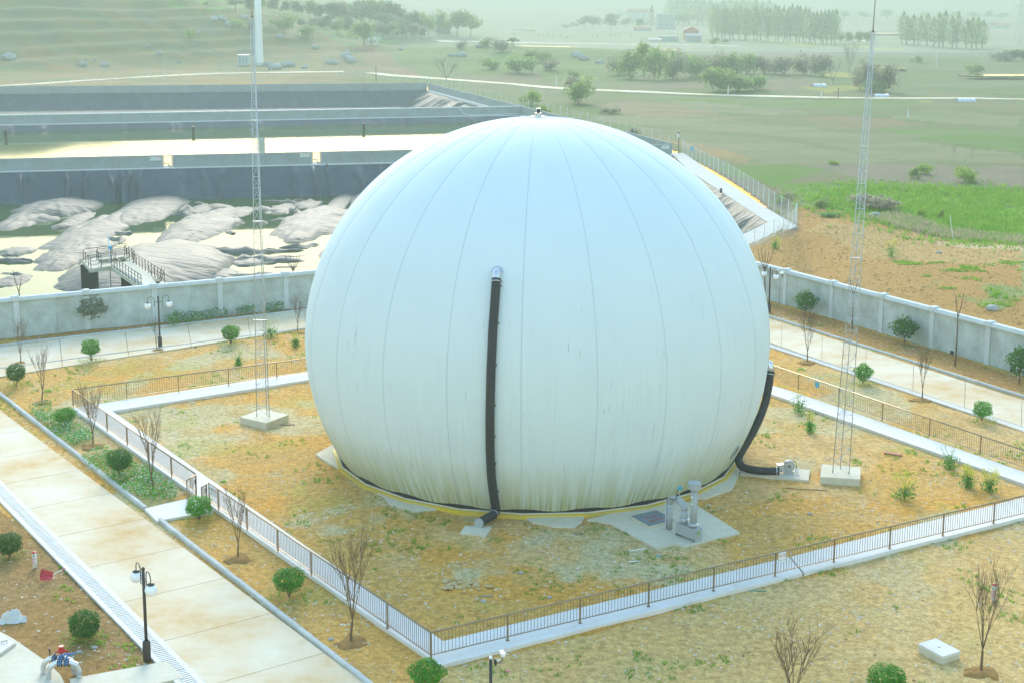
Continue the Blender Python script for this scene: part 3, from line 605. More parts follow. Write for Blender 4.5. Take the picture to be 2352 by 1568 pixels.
def board(loc, rz, W, Hh, items, label, texts, backing=True):
    """white warning board: triangles (t) and prohibition rings (p) with a line of characters under each"""
    b = thing('warning_board', label, 'sign', loc, rz)
    MB().box((0, 0, 0), (W, .02, Hh)).build('board', M['white'], b)
    n = len(items); cw = W / n; mb = MB(); r = min(cw * .42, Hh * .32); zc = Hh * .17
    for i, k in enumerate(items):
        x = -W / 2 + cw * (i + .5)
        if k == 't': tri(mb, x, zc - r * .1, r, 0, 1)
        else:
            prohib(mb, x, zc, r, 2); mb.add([(x + r * .42 * math.cos(a) * (1 if j % 2 else .55), -.0115, zc + r * .5 * math.sin(a) * (1 if j % 2 else .5)) for j, a in enumerate([2 * math.pi * q / 8 for q in range(8)])], [(7, 6, 5, 4, 3, 2, 1, 0)[::-1]], 3)
    mb.build('pictogram', [M['green'] if Hh < .6 and n == 4 and W > 1 else M['print'], M['signyellow'], M['red'], M['print']], b)
    for i, t_ in enumerate(texts):
        lettering(t_, min(cw * .21, Hh * .2), 'red' if items[i] == 'p' and n == 4 else 'print', b, (-W / 2 + cw * (i + .5), -.014, -Hh * .33))
    return b
rz1 = math.atan2(d1.y, d1.x)
def on_parapet(x, z, off=.02): p = wl(x) + n1 * off; return (p.x, p.y, z)
scale1 = lambda px: px * wl(500).y / F_
board(on_parapet(358.5, 1.35), rz1, 1.62, .55, 'ttpp', 'warning board with two triangles and two rings on the front parapet, left of its gate', ['当心沼气', '当心坠落', '严禁烟火', '禁止入内'])
board(on_parapet(701, 1.38), rz1, 1.62, .55, 'ttpt', 'warning board with three triangles and one ring beside the gate nearest the dome', ['注意安全', '当心坠落', '严禁烟火', '当心滑倒'])
board(on_parapet(1528, 1.38), rz1, 1.35, .52, 'tptt', 'warning board at the right end of the front parapet, beyond the dome', ['注意安全', '严禁烟火', '当心坠落', '当心滑倒'])

# black outlet posts on the liners of the middle lagoon
for x, y, lb in ((12, 317, 'black upright outlet box in the middle lagoon at its left'), (443, 308, 'black upright outlet box in the middle lagoon behind the lattice mast'), (835, 300, 'black upright outlet box in the middle lagoon nearest the dome')):
    p = A(x, y, WZ2); g = thing('outlet_post', lb, 'outlet', (p.x, p.y + .4, WZ2 - .5), rz1, 'outlet boxes in the middle lagoon'); MB().box((0, 0, .9), (.55, .4, 1.9)).build('body', M['black'], g); MB().box((0, -.02, 1.88), (.62, .46, .08)).build('cap', M['black'], g)
for x, y in ((122, 387 - 2), (702 + 50, 383)): 
    p = A(x, y, .03); tag(MB().box((0, 0, .25), (.22, .22, .5)).build('vent_stub', M['black'], None, False, (p.x, p.y - .6, .03)), 'small black stub on the walkway edge, %s' % ('left of the board' if x < 400 else 'right of the second gate'), 'vent')

# floating membrane with gas bulges
fm = thing('floating_membrane', 'torn dark floating cover swollen into bulges on the near lagoon', 'membrane', (0, 0, WZ1))
def bulge(x0, x1, yb, yt, seed, lean=0.0, rough=.5, nu=44, nv=30):
    """a gas bulge whose foot spans x0..x1 and whose near foot is at row yb, crown at row yt"""
    a, b = A(x0, yb, WZ1), A(x1, yb, WZ1); cx = (a.x + b.x) / 2; L = (b.x - a.x) / 2
    h0 = (yb - yt); p = A((x0 + x1) / 2, yb, WZ1); 
    # share the rise of the outline between height and depth
    zt = max(.3, min(2.2, L * .18)); D = 0
    for it in range(60):
        q = at_dist((x0 + x1) / 2, yt, p.y + D)
        if q.z - WZ1 > zt: D += .25
        else: break
    D = max(.8, D); W = D * 1.15; mb = MB(); V = []
    gx, gy = np.meshgrid(np.linspace(-1.1, 1.1, nu), np.linspace(-1.1, 1.1, nv)); X = gx * L; Y = gy * W + W
    ax = np.arctan2(gy, gx); wob = (fbm(np.cos(ax) * 3 + seed * 5, np.sin(ax) * 3, 1.0, seed, 3) - .5) * rough * .8
    r = (np.abs(gx) ** 1.35 + np.abs(gy) ** 1.9) ** .66 * (1 + wob); Xr = X + lean * Y
    prof = np.clip(1 - np.abs(r) ** 2.1, -.25, 1)
    rid = (1 - np.abs(fbm(X + seed * 31, Y * .6 + X * .35, max(L * .4, 1.2), seed + 3, 3) - .5) * 2) ** 2
    f2 = fbm(X * 1.3 - Y * .5 + seed * 7, Y * .5, .8, seed + 9, 3) - .5
    Z = zt * np.where(prof > 0, np.abs(prof) ** .75, prof) + (rid - .55) * .2 * np.clip(prof + .5, 0, 1) * min(1, L / 3) + f2 * .06
    ed = smooth01((1.1 - np.maximum(np.abs(gx), np.abs(gy))) / .22); Z = Z * ed - (1 - ed) * .6
    for i in range(nv):
        for j in range(nu): V.append((p.x + Xr[i, j], p.y + Y[i, j], Z[i, j] - .03))
    mb.add(V, [(i * nu + j, i * nu + j + 1, (i + 1) * nu + j + 1, (i + 1) * nu + j) for i in range(nv - 1) for j in range(nu - 1)])
    return mb.build('bulge', M['bulge'], fm, True)
for k, b in enumerate([(-20, 186, 502, 466), (188, 352, 524, 466), (300, 482, 573, 502), (38, 197, 586, 525), (6, 452, 690, 572), (585, 765, 561, 504), (20, 175, 628, 576), (-60, 48, 533, 494)]):
    bulge(*b, seed=20 + k, rough=.75, nu=60 if b[1] - b[0] > 150 else 40, nv=44 if b[1] - b[0] > 150 else 30)
for k, b in enumerate([(725, 780, 498, 466), (778, 840, 489, 446), (716, 792, 518, 494), (712, 790, 607, 574), (-30, 60, 590, 573), (-30, 75, 604, 592), (715, 800, 640, 600), (498, 566, 502, 484), (600, 664, 494, 477), (640, 706, 522, 508), (408, 474, 494, 477), (-40, 40, 662, 642), (520, 600, 613, 598), (118, 180, 520, 500), (660, 730, 482, 466), (470, 540, 640, 624)]): bulge(*b, seed=40 + k, rough=.9, nu=30, nv=20)
def fold(pts, w, h, seed):
    """a thin crumpled ridge of membrane breaking the water"""
    P = [A(x, y, WZ1) for x, y in pts]; Q = []; rng = random.Random(seed)
    for a, b in zip(P, P[1:]):
        k = max(3, int((b - a).length / .8)); Q += [lerp(a, b, i / k) for i in range(k)]
    Q.append(P[-1]); V = []; n = len(Q); m = 7
    for i, p in enumerate(Q):
        d = Q[min(i + 1, n - 1)] - Q[max(i - 1, 0)]; nv = Vector((-d.y, d.x, 0)).normalized(); e = math.sin(math.pi * (i + .3) / (n - .4)) ** .6; ww = w * e * rng.uniform(.6, 1.35); hh = h * e * rng.uniform(.5, 1.4)
        for j in range(m):
            t = j / (m - 1) * 2 - 1; V.append(p + nv * (t * ww + rng.uniform(-.12, .12)) + Vector((0, 0, -WZ1 + hh * (1 - abs(t) ** 1.6) * rng.uniform(.75, 1.1) - .06)))
    return MB().add(V, [(i * m + j, (i + 1) * m + j, (i + 1) * m + j + 1, i * m + j + 1) for i in range(n - 1) for j in range(m - 1)]).build('membrane_fold', M['bulge'], fm, True)
FOLDS = [([(310, 580), (400, 582), (500, 580), (700, 576)], 1.6, .7), ([(457, 610), (520, 600), (600, 596), (700, 600)], 1.5, .6), ([(462, 637), (540, 632), (700, 630)], 1.0, .4), ([(588, 592), (700, 588)], .8, .3),
  ([(51, 514), (90, 508), (135, 502)], 2.2, .6), ([(125, 528), (150, 518), (175, 508)], 1.4, .5), ([(158, 482), (190, 476), (219, 470)], 1.8, .6), ([(0, 576), (45, 574), (75, 578)], .8, .3), ([(0, 600), (35, 601), (70, 604)], 1.0, .4), ([(0, 628), (40, 630), (60, 634)], .8, .3),
  ([(187, 530), (196, 541), (230, 539)], .7, .4), ([(190, 522), (215, 524), (245, 520)], .8, .4), ([(255, 536), (280, 537), (305, 537)], .9, .5), ([(222, 552), (250, 548), (280, 552), (275, 560)], .9, .5), ([(258, 528), (262, 518)], .5, .4), ([(360, 475), (370, 488), (382, 493)], .9, .5), ([(375, 475), (402, 474)], .5, .3),
  ([(412, 486), (430, 478), (440, 487), (470, 485)], 1.0, .5), ([(447, 462), (465, 469), (478, 478)], .8, .4), ([(455, 487), (475, 493), (492, 500)], .9, .4), ([(483, 470), (505, 480), (540, 492)], 2.0, .6), ([(485, 503), (510, 500), (548, 504)], 1.4, .5), ([(390, 494), (420, 494), (450, 497)], 1.0, .4),
  ([(446, 500), (455, 512), (452, 520), (466, 530), (470, 542)], .7, .4), ([(520, 524), (540, 515), (562, 512)], 1.0, .4), ([(522, 530), (535, 538)], .7, .4), ([(588, 476), (620, 486), (660, 490)], 1.4, .5), ([(640, 466), (660, 462), (690, 470), (730, 470)], .9, .4), ([(660, 475), (690, 492), (686, 500)], .7, .5), ([(600, 461), (640, 463), (720, 461)], .8, .3),
  ([(620, 507), (650, 506), (680, 510), (720, 512)], .9, .4), ([(700, 515), (716, 523), (730, 533)], .8, .4), ([(590, 510), (610, 515)], .7, .4), ([(740, 531), (780, 527)], .9, .4), ([(330, 467), (345, 470), (352, 476)], .7, .5), ([(640, 570), (700, 568), (730, 560)], 1.2, .5), ([(600, 607), (640, 603)], .6, .3), ([(630, 615), (690, 612)], .5, .25)]
for k, (p, w_, h_) in enumerate(FOLDS): fold(p, w_, h_, 60 + k)

# ------------------------------------------------------------------ boundary walls
wL0, wL1, wR0, wR1 = A(0, 777), A(708, 705), A(1764, 690), A(2352, 862)
eL = (wL1 - wL0).normalized(); eR = (wR1 - wR0).normalized()
_den = eL.x * eR.y - eL.y * eR.x; _t = ((wR0.x - wL0.x) * eR.y - (wR0.y - wL0.y) * eR.x) / _den; CORNER = wL0 + eL * _t
def wall(label, P, d, piers, out):
    """plastered wall: panel bays between piers, coping in lengths, cap on every pier"""
    rz = math.atan2(d.y, d.x); root = thing('boundary_wall', label, 'wall', (P.x, P.y, 0), rz); s = 1 if Vector((-d.y, d.x, 0)).dot(out) > 0 else -1
    pr = [(-.20, 2.72), (-.20, 2.84), (-.14, 2.84), (-.08, 3.0), (.30, 3.0), (.36, 2.84), (.42, 2.84), (.42, 2.72)]
    for i, x in enumerate(piers):
        MB().box((x, s * .11, 1.36), (.42, .36, 2.74)).build('pier', M['coping'], root)
        MB().box((x, s * .11, 2.89), (.56, .70, .30)).box((x, s * .11, 3.06), (.46, .56, .06)).build('pier_cap', M['coping'], root)
        if i + 1 < len(piers):
            x1 = piers[i + 1]; mid = x + (x1 - x) * (.5 if i % 2 else .56)
            for a, b in ((x + .2, mid), (mid + .012, x1 - .2)): MB().box(((a + b) / 2, s * .11, 1.3), (b - a, .2, 2.86)).build('panel', M['plaster'], root)
            for a, b in ((x + .285, mid - .01), (mid, x1 - .285)):
                V = [(u, s * y, z) for u in (a, b) for y, z in pr]; k = len(pr); F = [(j, (j + 1) % k, k + (j + 1) % k, k + j) for j in range(k)] + [tuple(range(k)), tuple(range(2 * k - 1, k - 1, -1))]
                MB().add(V, F).build('coping', M['coping'], root)
    return root
M['plaster'] = mat('wall_plaster', (.52, .58, .55), .85, (.42, .46, .41), .55, .7, (.21, .21, .15), .9, .5, bump=.01, bscale=9, spec=.2)
def t_on(P, d, x, y): return (A(x, y) - P).dot(d)
PL = wL0 - eL * 14
pls = [t_on(PL, eL, x, 777 - x * 72 / 708.) for x in (41, 203, 357, 507, 658)]; st = (pls[-1] - pls[0]) / 4
LL = (CORNER - PL).length; pls = [pls[0] - st * 2, pls[0] - st] + pls
while pls[-1] + st < LL - 1: pls.append(pls[-1] + st)
wall('long plastered boundary wall with piers between the yard and the lagoons, left of the dome', PL, eL, pls + [LL - .3], Vector((-.5, .85, 0)))
prs = [(A(x, 690 + (x - 1764) * 172 / 588.) - CORNER).dot(eR) for x in (1802, 1908, 2022, 2138, 2266)]; st = (prs[-1] - prs[0]) / 4
while prs[0] - st > 1: prs.insert(0, prs[0] - st)
for k in range(6): prs.append(prs[-1] + st)
wall('stained plastered boundary wall with piers at the right, below the red soil bank', CORNER, eR, prs, Vector((.85, .5, 0)))
for x, y in ((2188 - 0, 809), (2326, 849)):
    p = A(x, y, .35); tag(MB().box((0, 0, 0), (.26, .1, .26), math.atan2(eR.y, eR.x)).build('drain_hole', M['black'], None, False, (p.x - .05, p.y - .02, .35)), 'dark square drain hole at the foot of the right wall, %s' % ('by the bare sapling' if x < 2250 else 'by the right edge tree'), 'drain hole')

# ------------------------------------------------------------------ railing round the dome
bal_me = MB().tube([(0, 0, .27), (0, 0, 1.15)], .0125, 5, 0, False).mesh('baluster', M['steel'])
post_me = MB().box((0, 0, .65), (.06, .06, 1.06)).box((0, 0, .128), (.13, .13, .016)).mesh('post', M['steel'])
def railing(label, p, q, first=0.0, step=3.43, n_bal=22, end=True, zt=1.2):
    p, q = Vector(p), Vector(q); L = (q - p).length; rz = math.atan2(q.y - p.y, q.x - p.x)
    root = thing('railing', label, 'railing', (p.x, p.y, 0), rz)
    MB().tube([(0, 0, zt), (L, 0, zt)], .038, 8).build('top_rail', M['steel'], root, True)
    MB().box((L / 2, 0, .28), (L, .03, .035)).build('bottom_rail', M['steel'], root)
    xs = [first] if first > .01 else []; xs = ([0.0] if first < .01 else []) + xs; x = xs[-1] + step
    while x < L - .3: xs.append(x); x += step
    if end: xs.append(L)
    for x in xs: link('post', post_me, root, (x, 0, 0))
    bs = []; ps = xs if first < .01 else [first - step] + xs
    ps = ps + [ps[-1] + step]
    for a, b in zip(ps, ps[1:]):
        n = max(1, round((b - a) / step * n_bal))
        for k in range(1, n):
            x = a + (b - a) * k / n
            if .02 < x < L - .02: bs.append(x)
    for x in bs[:300]: link('baluster', bal_me, root, (x, 0, 0))
    if len(bs) > 300:
        mb = MB()
        for x in bs[300:]: mb.tube([(x, 0, .27), (x, 0, 1.15)], .0125, 4, 0, False)
        tag(mb.build('baluster', M['steel'], root), kind='stuff')
    return root
fC, fLft = A(990, 1512, PZ), A(168, 933, PZ); gA, gB = A(451, 1134, PZ), A(481, 1155, PZ); fR = A(2560, 1134.5, PZ)
railing('railing run across the front of the dome, from the near corner to the right edge', fC, fR, step=3.37)
railing('railing run from the near corner up to the open gate', fC, gB, first=3.37, step=3.37)
railing('railing run from the open gate to the far left corner', gA, fLft, step=3.37)
bq = A(1010, 816.5, PZ); railing('railing run behind the dome on the left, along the back path', fLft, bq, first=3.37, step=3.37)
brp, brq = A(1745, 865, PZ), A(2560, 1152, PZ)
_f = (A(1839, 895, PZ) - brp).length
railing('railing run behind the dome on the right, carrying a blue plate', brp, brq, first=_f, step=(A(2256, 1042, PZ) - A(1839, 895, PZ)).length / 4, n_bal=24)
def gate_leaf(p, q, label):
    L = (q - p).length; rz = math.atan2(q.y - p.y, q.x - p.x); g = thing('gate_leaf', label, 'gate', (p.x, p.y, 0), rz, 'gate leaves standing open in the railing')
    for nm, z, r in (('top_rail', 1.19, .034), ('bottom_rail', .22, .022)): MB().tube([(.06, 0, z), (L, 0, z)], r, 8).build(nm, M['steel'], g, True)
    for x in (.06, L): MB().box((x, 0, .68), (.05, .05, 1.02)).build('stile', M['steel'], g)
    for k in range(1, 7): link('baluster', bal_me, g, (.06 + (L - .06) * k / 7, 0, 0))
    MB().box((.1, -.03, .85), (.09, .05, .22)).build('lock', M['black'], g)
    return g
gate_leaf(gA + Vector((.06, -.08, 0)), A(430.5, 1149, PZ), 'open gate leaf swung out toward the road beside the flower bed')
gate_leaf(gB + Vector((-.08, -.05, 0)), A(464.5, 1166, PZ), 'open gate leaf standing next to the round shrub and warning board')
# boards on the railing
df = (fR - fC).normalized(); p = lerp(fC, fR, (A(1788, 1316, PZ) - fC).length / (fR - fC).length); nf = Vector((df.y, -df.x, 0))
board((p.x + nf.x * .06, p.y + nf.y * .06, .97), math.atan2(df.y, df.x), .42, .42, 'pp', 'square board with two prohibition rings on the front railing', ['禁止烟火', '禁止吸烟'])
dg = (fC - gB).normalized(); p = gB + dg * .62; ng = Vector((dg.y, -dg.x, 0))
board((p.x + ng.x * .06, p.y + ng.y * .06, .95), math.atan2(dg.y, dg.x), 1.0, .44, 'ttpp', 'board with two yellow triangles and two rings on the railing by the gate', ['当心火灾', '当心爆炸', '禁止烟火', '禁止入内'])
db = (brq - brp).normalized(); p = brp + db * (A(1884, 909, PZ) - brp).dot(db)
bp_ = thing('blue_plate', 'small blue plate hung on the right rear railing', 'plate', (p.x + .03, p.y - .06, .93), math.atan2(db.y, db.x)); MB().box((0, 0, 0), (.36, .02, .36)).build('panel', M['cyan'], bp_)
for k in (-1, 1): MB().box((k * .09, -.012, 0), (.02, .012, .36)).build('strap', M['greysteel'], bp_)

# ------------------------------------------------------------------ gas holder dome
DX, DY = 1.3957, 80.1315; DQ = (12.63407, 6.3589, -.0199725, -.0091842, .0045078)
def dome_rz(phi):
    R, h, a2, a3, a4 = DQ; s = math.sin(phi); m = R * (1 + a2 * (1.5 * s * s - .5) + a3 * (2.5 * s ** 3 - 1.5 * s) + a4 * (35 * s ** 4 - 30 * s * s + 3) / 8)
    return m * math.cos(phi), h + m * math.sin(phi)
PH0 = -.5
for _ in range(60): PH0 -= .01 * (dome_rz(PH0)[1] - .22)
NG = 22; SEAM0 = R_(-4.3)
def dome_pt(th, phi, off=0.0):
    r, z = dome_rz(phi); e = 1e-3; r2, z2 = dome_rz(phi + e); tn = Vector((r2 - r, z2 - z)).normalized(); nr, nz = tn.y, -tn.x
    r += nr * off; z += nz * off
    return Vector((r * math.sin(th), -r * math.cos(th), z))
dome = thing('gas_dome', 'huge white inflated gas-holder dome in the middle of the yard', 'dome', (DX, DY, 0))
def make_dome():
    nu, nv = NG * 10, 84; V = []; UV = []; F = []
    for j in range(nv + 1):
        ph = PH0 + (math.pi / 2 - .03 - PH0) * j / nv
        for i in range(nu + 1):
            th = SEAM0 + 2 * math.pi * i / nu; g = (i % 10) / 10.0; puff = .035 * math.sin(math.pi * g) ** .7 * math.cos(ph) ** .5
            V.append(dome_pt(th, ph, puff)); UV.append((i / nu, j / nv))
    W = nu + 1
    for j in range(nv):
        for i in range(nu): F.append((j * W + i, j * W + i + 1, (j + 1) * W + i + 1, (j + 1) * W + i))
    me = MB().add(V, F).mesh('membrane', M['dome'], True); u = me.uv_layers.new(name='UVMap'); li = np.zeros(len(me.loops), np.int32); me.loops.foreach_get('vertex_index', li)
    u.data.foreach_set('uv', np.array(UV, np.float32)[li].ravel()); return link('membrane', me, dome)
make_dome()
M['seam'] = mat('seam_tape', (.45, .53, .54), .6)
mb = MB(); V = []; n = 60
for j in range(n + 1):
    ph = PH0 + (math.pi / 2 - .035 - PH0) * j / n
    for w_, o_ in ((-.014, .004), (0, .016), (.014, .004)):
        p = dome_pt(0, ph, o_); V.append((p.x + w_, p.y, p.z))
seam_me = mb.add(V, [(j * 3 + k, j * 3 + k + 1, j * 3 + k + 4, j * 3 + k + 3) for j in range(n) for k in (0, 1)]).mesh('seam', M['seam'], True)
for k in range(NG): link('seam', seam_me, dome, None, SEAM0 + 2 * math.pi * k / NG)
FOOT = dome_rz(PH0)[0]
def ring_seg(r0, r1, z0, z1, a0, a1, g=.004):
    P = [(r * math.sin(a), -r * math.cos(a)) for r, a in ((r0, a0 + g / r0), (r1, a0 + g / r1), (r1, a1 - g / r1), (r0, a1 - g / r0))]
    return MB().prism(P, z0, z1)
sg = ring_seg(FOOT - .1, 11.42, -.1, .14, -math.pi / NG, math.pi / NG).mesh('foundation_ring', M['yellow'])
sg2 = ring_seg(FOOT - .1, FOOT + .17, .14, .36, -math.pi / NG, math.pi / NG, 0).mesh('clamp_rail', M['darkrail'])
sg3 = ring_seg(FOOT + .19, FOOT + .25, .14, .20, -math.pi / NG, math.pi / NG, .01).mesh('clamp_bar', M['pad'])
for k in range(NG):
    for nm, me in (('foundation_ring', sg), ('clamp_rail', sg2), ('clamp_bar', sg3)): link(nm, me, dome, None, SEAM0 + 2 * math.pi * (k + .5) / NG)
TOPZ = dome_rz(math.pi / 2 - .03)[1]
cf = MB().lathe([(0, .05), (.44, .05), (.44, -.06), (.40, -.06)], 32, (0, 0, TOPZ)).build('crown_flange', M['alu'], dome, False); me = MB().lathe([(.014, 0), (.014, .06), (0, .06)], 6).mesh('bolt', M['greysteel'])
for k in range(16): link('bolt', me, cf, (.39 * math.cos(k * math.pi / 8), .39 * math.sin(k * math.pi / 8), TOPZ + .05))
MB().lathe([(.18, .05), (.18, .09), (.17, .09), (.17, .2), (.185, .2), (.185, .235), (0, .235)], 28, (0, 0, TOPZ)).build('crown_drum', M['alu'], dome)
cm_ = MB().box((.02, .02, TOPZ + .34), (.17, .2, .22)).build('sight_box', M['black'], dome); MB().box((.02, -.0, TOPZ + .465), (.24, .26, .03)).box((-.075, .05, TOPZ + .35), (.015, .16, .22)).build('sight_hood', M['white'], cm_)
MB().lathe([(.055, -.02), (.055, .01), (0, .01)], 14, (.02, -.08, TOPZ + .34), 0, 'y').build('lens', M['glassdark'], cm_)
MB().tube([(.12, 0, TOPZ + .44), (.2, -.02, TOPZ + .36), (.17, -.04, TOPZ + .25)], .008, 5).build('cable', M['black'], cm_)
def dome_ray(x, y):
    """where the sight line of print point (x, y) meets the dome"""
    r = _fw + _rt * ((x - 1176) / F_) + _up * ((CY - y) / F_); r = r / np.linalg.norm(r); t = 50.0
    for _ in range(2600):
        p = np.array([0, 0, EYE]) + r * t; q = p - np.array([DX, DY, DQ[1]]); ph = math.atan2(q[2], math.hypot(q[0], q[1])); R2 = dome_rz(ph)
        if np.linalg.norm(q) < math.hypot(R2[0], R2[1] - DQ[1]): break
        t += .012
    return math.atan2(q[0], -q[1]), ph
# look-through window low on the right
th, ph = dome_ray(1687, 1036); P0 = dome_pt(th, ph, .01); nrm = (dome_pt(th, ph, 1) - P0).normalized(); mx = nrm.to_track_quat('Z', 'Y').to_matrix().to_4x4(); mx.translation = P0
o = MB().lathe([(.44, .0), (.44, .05), (.36, .06), (.35, .02)], 28).build('sight_window', M['greysteel'], dome, True); o.matrix_local = mx; MB().lathe([(.35, .015), (0, .02)], 28).build('pane', M['glassdark'], o)

def hose(label, path, r, elbow_at, end_cap, straps, loc=(DX, DY, 0)):
    """black corrugated air hose: tube with its rings, metal elbow at the top, strap every so often"""
    root = thing('air_hose', label, 'hose', loc); L0 = Vector(loc); P = [Vector(p) - L0 for p in path]
    # resample
    Q = [P[0]]; acc = 0
    for a, b in zip(P, P[1:]):
        k = max(1, int((b - a).length / .07))
        for i in range(1, k + 1): Q.append(lerp(a, b, i / k))
    for _ in range(12): Q = [Q[0]] + [(Q[i - 1] + Q[i] * 2 + Q[i + 1]) / 4 for i in range(1, len(Q) - 1)] + [Q[-1]]
    rr = [r * (1 + (.035 if i % 2 else -.02)) for i in range(len(Q))]
    MB().tube(Q, rr, 16).build('corrugated_tube', M['hose'], root, True)
    for s in straps:
        i = min(len(Q) - 3, max(2, int(s * len(Q)))); a, b = Q[i - 1], Q[i + 1]; d = (b - a).normalized() * .02
        st_ = MB().tube([Q[i] - d, Q[i] + d], r * (1.06 if s in (straps[0], straps[-1]) else 1.045), 16).build('strap', M['black' if s not in (straps[0], straps[-1]) else 'alu'], root, True)
        side = Vector((1, 0, 0)); MB().box(Q[i] + side * r * 1.12, (.07, .06, .07)).build('buckle', M['black'], st_)
    return root, Q
W0 = Vector((DX, DY, 0))
hp_ = [(1142, 643), (1139, 690), (1134, 760), (1130, 850), (1127.5, 950), (1128, 1030), (1131, 1090), (1136, 1130)]
path = [W0 + dome_pt(*dome_ray(*q), .23) for q in hp_]; path += [A(1139, 1172, .32), A(1133, 1183, .27), A(1120, 1188, .24), A(1099, 1201, .24)]
h1, Q1 = hose('black corrugated hose running straight down the front of the dome to the ground', path, .215, None, None, [.012, .03, .155, .3, .44, .55, .66, .78, .9])
th, ph = dome_ray(1143, 625); base = dome_pt(th, ph, .0); nrm = (dome_pt(th, ph, 1) - base).normalized(); tp = Q1[0]; dn = (Q1[4] - Q1[0]).normalized()
el = MB().tube([base + nrm * .02, base + nrm * .14 + dn * .0, base + nrm * .24 + dn * .10, base + nrm * .27 + dn * .2, tp + dn * -.02, tp + dn * .05], .205, 18).build('elbow', M['alu'], h1, True)
mx = nrm.to_track_quat('Z', 'Y').to_matrix().to_4x4(); mx.translation = base; fl = MB().lathe([(0, .05), (.30, .05), (.30, -.02)], 28).build('flange', M['alu'], h1); fl.matrix_local = mx
for k in range(8): link('bolt', me, fl, (.26 * math.cos(k * .785), .26 * math.sin(k * .785), .05))
e1, e0 = Q1[-1], Q1[-4]; d_ = (e1 - e0).normalized()
MB().tube([e1 - d_ * .1, e1 + d_ * .02], [.235, .235], 20).tube([e1 + d_ * .02, e1 + d_ * .021], [.235, .19], 20, 0, False).tube([e1 + d_ * .021, e1 - d_ * .02, e1 - d_ * .025], [.19, .185, .001], 20, 0, False).tube([e1 - d_ * .02 + Vector((0, 0, -.06)), e1 + d_ * .015 + Vector((0, 0, -.06))], .03, 8).build('end_cap', M['greysteel'], h1, False)
# hose on the right with its blower
sp = [(1769.5, 851, 77.9), (1766, 885, 77.8), (1759, 920, 77.5), (1749, 950, 77.2), (1733, 985, 76.8), (1715, 1017, 76.5), (1700, 1040, 76.3), (1694, 1053, 76.3)]
path = [at_dist(x, y, Y) for x, y, Y in sp] + [A(1703, 1072, .36), A(1722, 1077, .34), A(1750, 1081, .33), A(1790, 1081, .36)]
h2, Q2 = hose('black corrugated hose curving down the right flank of the dome to the blower', path, .215, None, None, [.01, .025, .8, .88, .985], (DX + 16, DY - 3, 0))
tp = Q2[0]; LQ = Vector((DX + 16, DY - 3, 0)); top = at_dist(1767, 834, 78.0) - LQ; inn = at_dist(1752, 838, 78.0) - LQ
MB().tube([inn, lerp(inn, top, .5) + Vector((0, 0, .06)), top, lerp(top, tp, .55), tp + Vector((0, 0, -.05))], .21, 16).build('elbow', M['alu'], h2, True)
bl = A(1811, 1086, .07); blower = thing('air_blower', 'grey centrifugal blower on the concrete pad at the hose end', 'blower', (bl.x, bl.y, .07))
MB().lathe([(.0, -.13), (.30, -.13), (.31, -.10), (.31, .10), (.30, .13), (0, .13)], 32, (0, 0, .42), 0, 'y').build('housing', M['greysteel'], blower, False)
MB().lathe([(.20, -.14), (.20, -.165), (.13, -.165), (.12, -.135), (0, -.135)], 28, (0, 0, .42), 0, 'y').build('inlet_ring', M['alu'], blower); MB().lathe([(.12, -.137), (.04, -.15), (0, -.15)], 18, (0, 0, .42), 0, 'y').build('impeller', M['plate'], blower)
MB().add([(-.62, -.16, .15), (-.62, .16, .15), (-.62, .16, .5), (-.62, -.16, .5), (-.2, -.12, .12), (-.2, .12, .12), (-.2, .12, .55), (-.2, -.12, .55)], [(0, 1, 2, 3), (7, 6, 5, 4), (0, 4, 5, 1), (1, 5, 6, 2), (2, 6, 7, 3), (3, 7, 4, 0)]).build('outlet_duct', M['alu'], blower)
MB().box((.02, 0, .07), (.5, .3, .14)).build('base_frame', M['greysteel'], blower); MB().lathe([(.0, .0), (.15, .0), (.15, .34), (0, .34)], 18, (0, .14, .42), 0, 'y').build('motor', M['plate'], blower)
cab = MB(); 
for k in range(3): cab.tube([(.36 + k * .07, -.05, .34), (.36 + k * .07, -.08, .0), (.36 + k * .07, -.45, .0)], .018, 6)
cab.build('conduit', M['alu'], blower, True); MB().tube([(.2, .05, .72), (.38, 0, .6), (.42, -.05, .3)], .02, 6).build('power_cable', M['black'], blower, True)

# ------------------------------------------------------------------ water seal with vent, access plate
s0, s1, s2 = A(1537, 1213, .07), A(1571, 1230, .07), A(1592, 1238, .07); dv = (s2 - s1); dv.z = 0; dn = dv.normalized(); rzs = math.atan2(dn.y, dn.x)
ws = thing('gas_water_seal', 'grey inverted-U gas pipe with water seal box and capped vent stack', 'pipework', (s1.x, s1.y, .07)); L = lambda p, z=0: (p.x - s1.x, p.y - s1.y, z)
a, b = Vector(L(s0)), Vector(L(s1)); hgt = 1.28; u = (b - a); W = u.length; u = u / W; rad = W / 2
arcp = [a + u * (rad - rad * math.cos(t)) + Vector((0, 0, hgt + rad * .62 * math.sin(t))) for t in [k * math.pi / 12 for k in range(13)]]
MB().tube([a, a + Vector((0, 0, hgt))], .16, 18).build('riser', M['greysteel'], ws, True); MB().tube(arcp, .165, 18).build('bend', M['greysteel'], ws, True)
for p, z in ((a, hgt - .12), (b, hgt - .1)): MB().tube([p + Vector((0, 0, z)), p + Vector((0, 0, z + .025))], .172, 18).build('weld_band', M['alu'], ws, True)
MB().tube([b + Vector((0, 0, .62)), b + Vector((0, 0, hgt))], .16, 18).build('drop_pipe', M['greysteel'], ws, True)
for z in (.80, .85): MB().tube([b + Vector((0, 0, z)), b + Vector((0, 0, z + .03))], .24, 20).build('flange', M['alu'], ws, True)
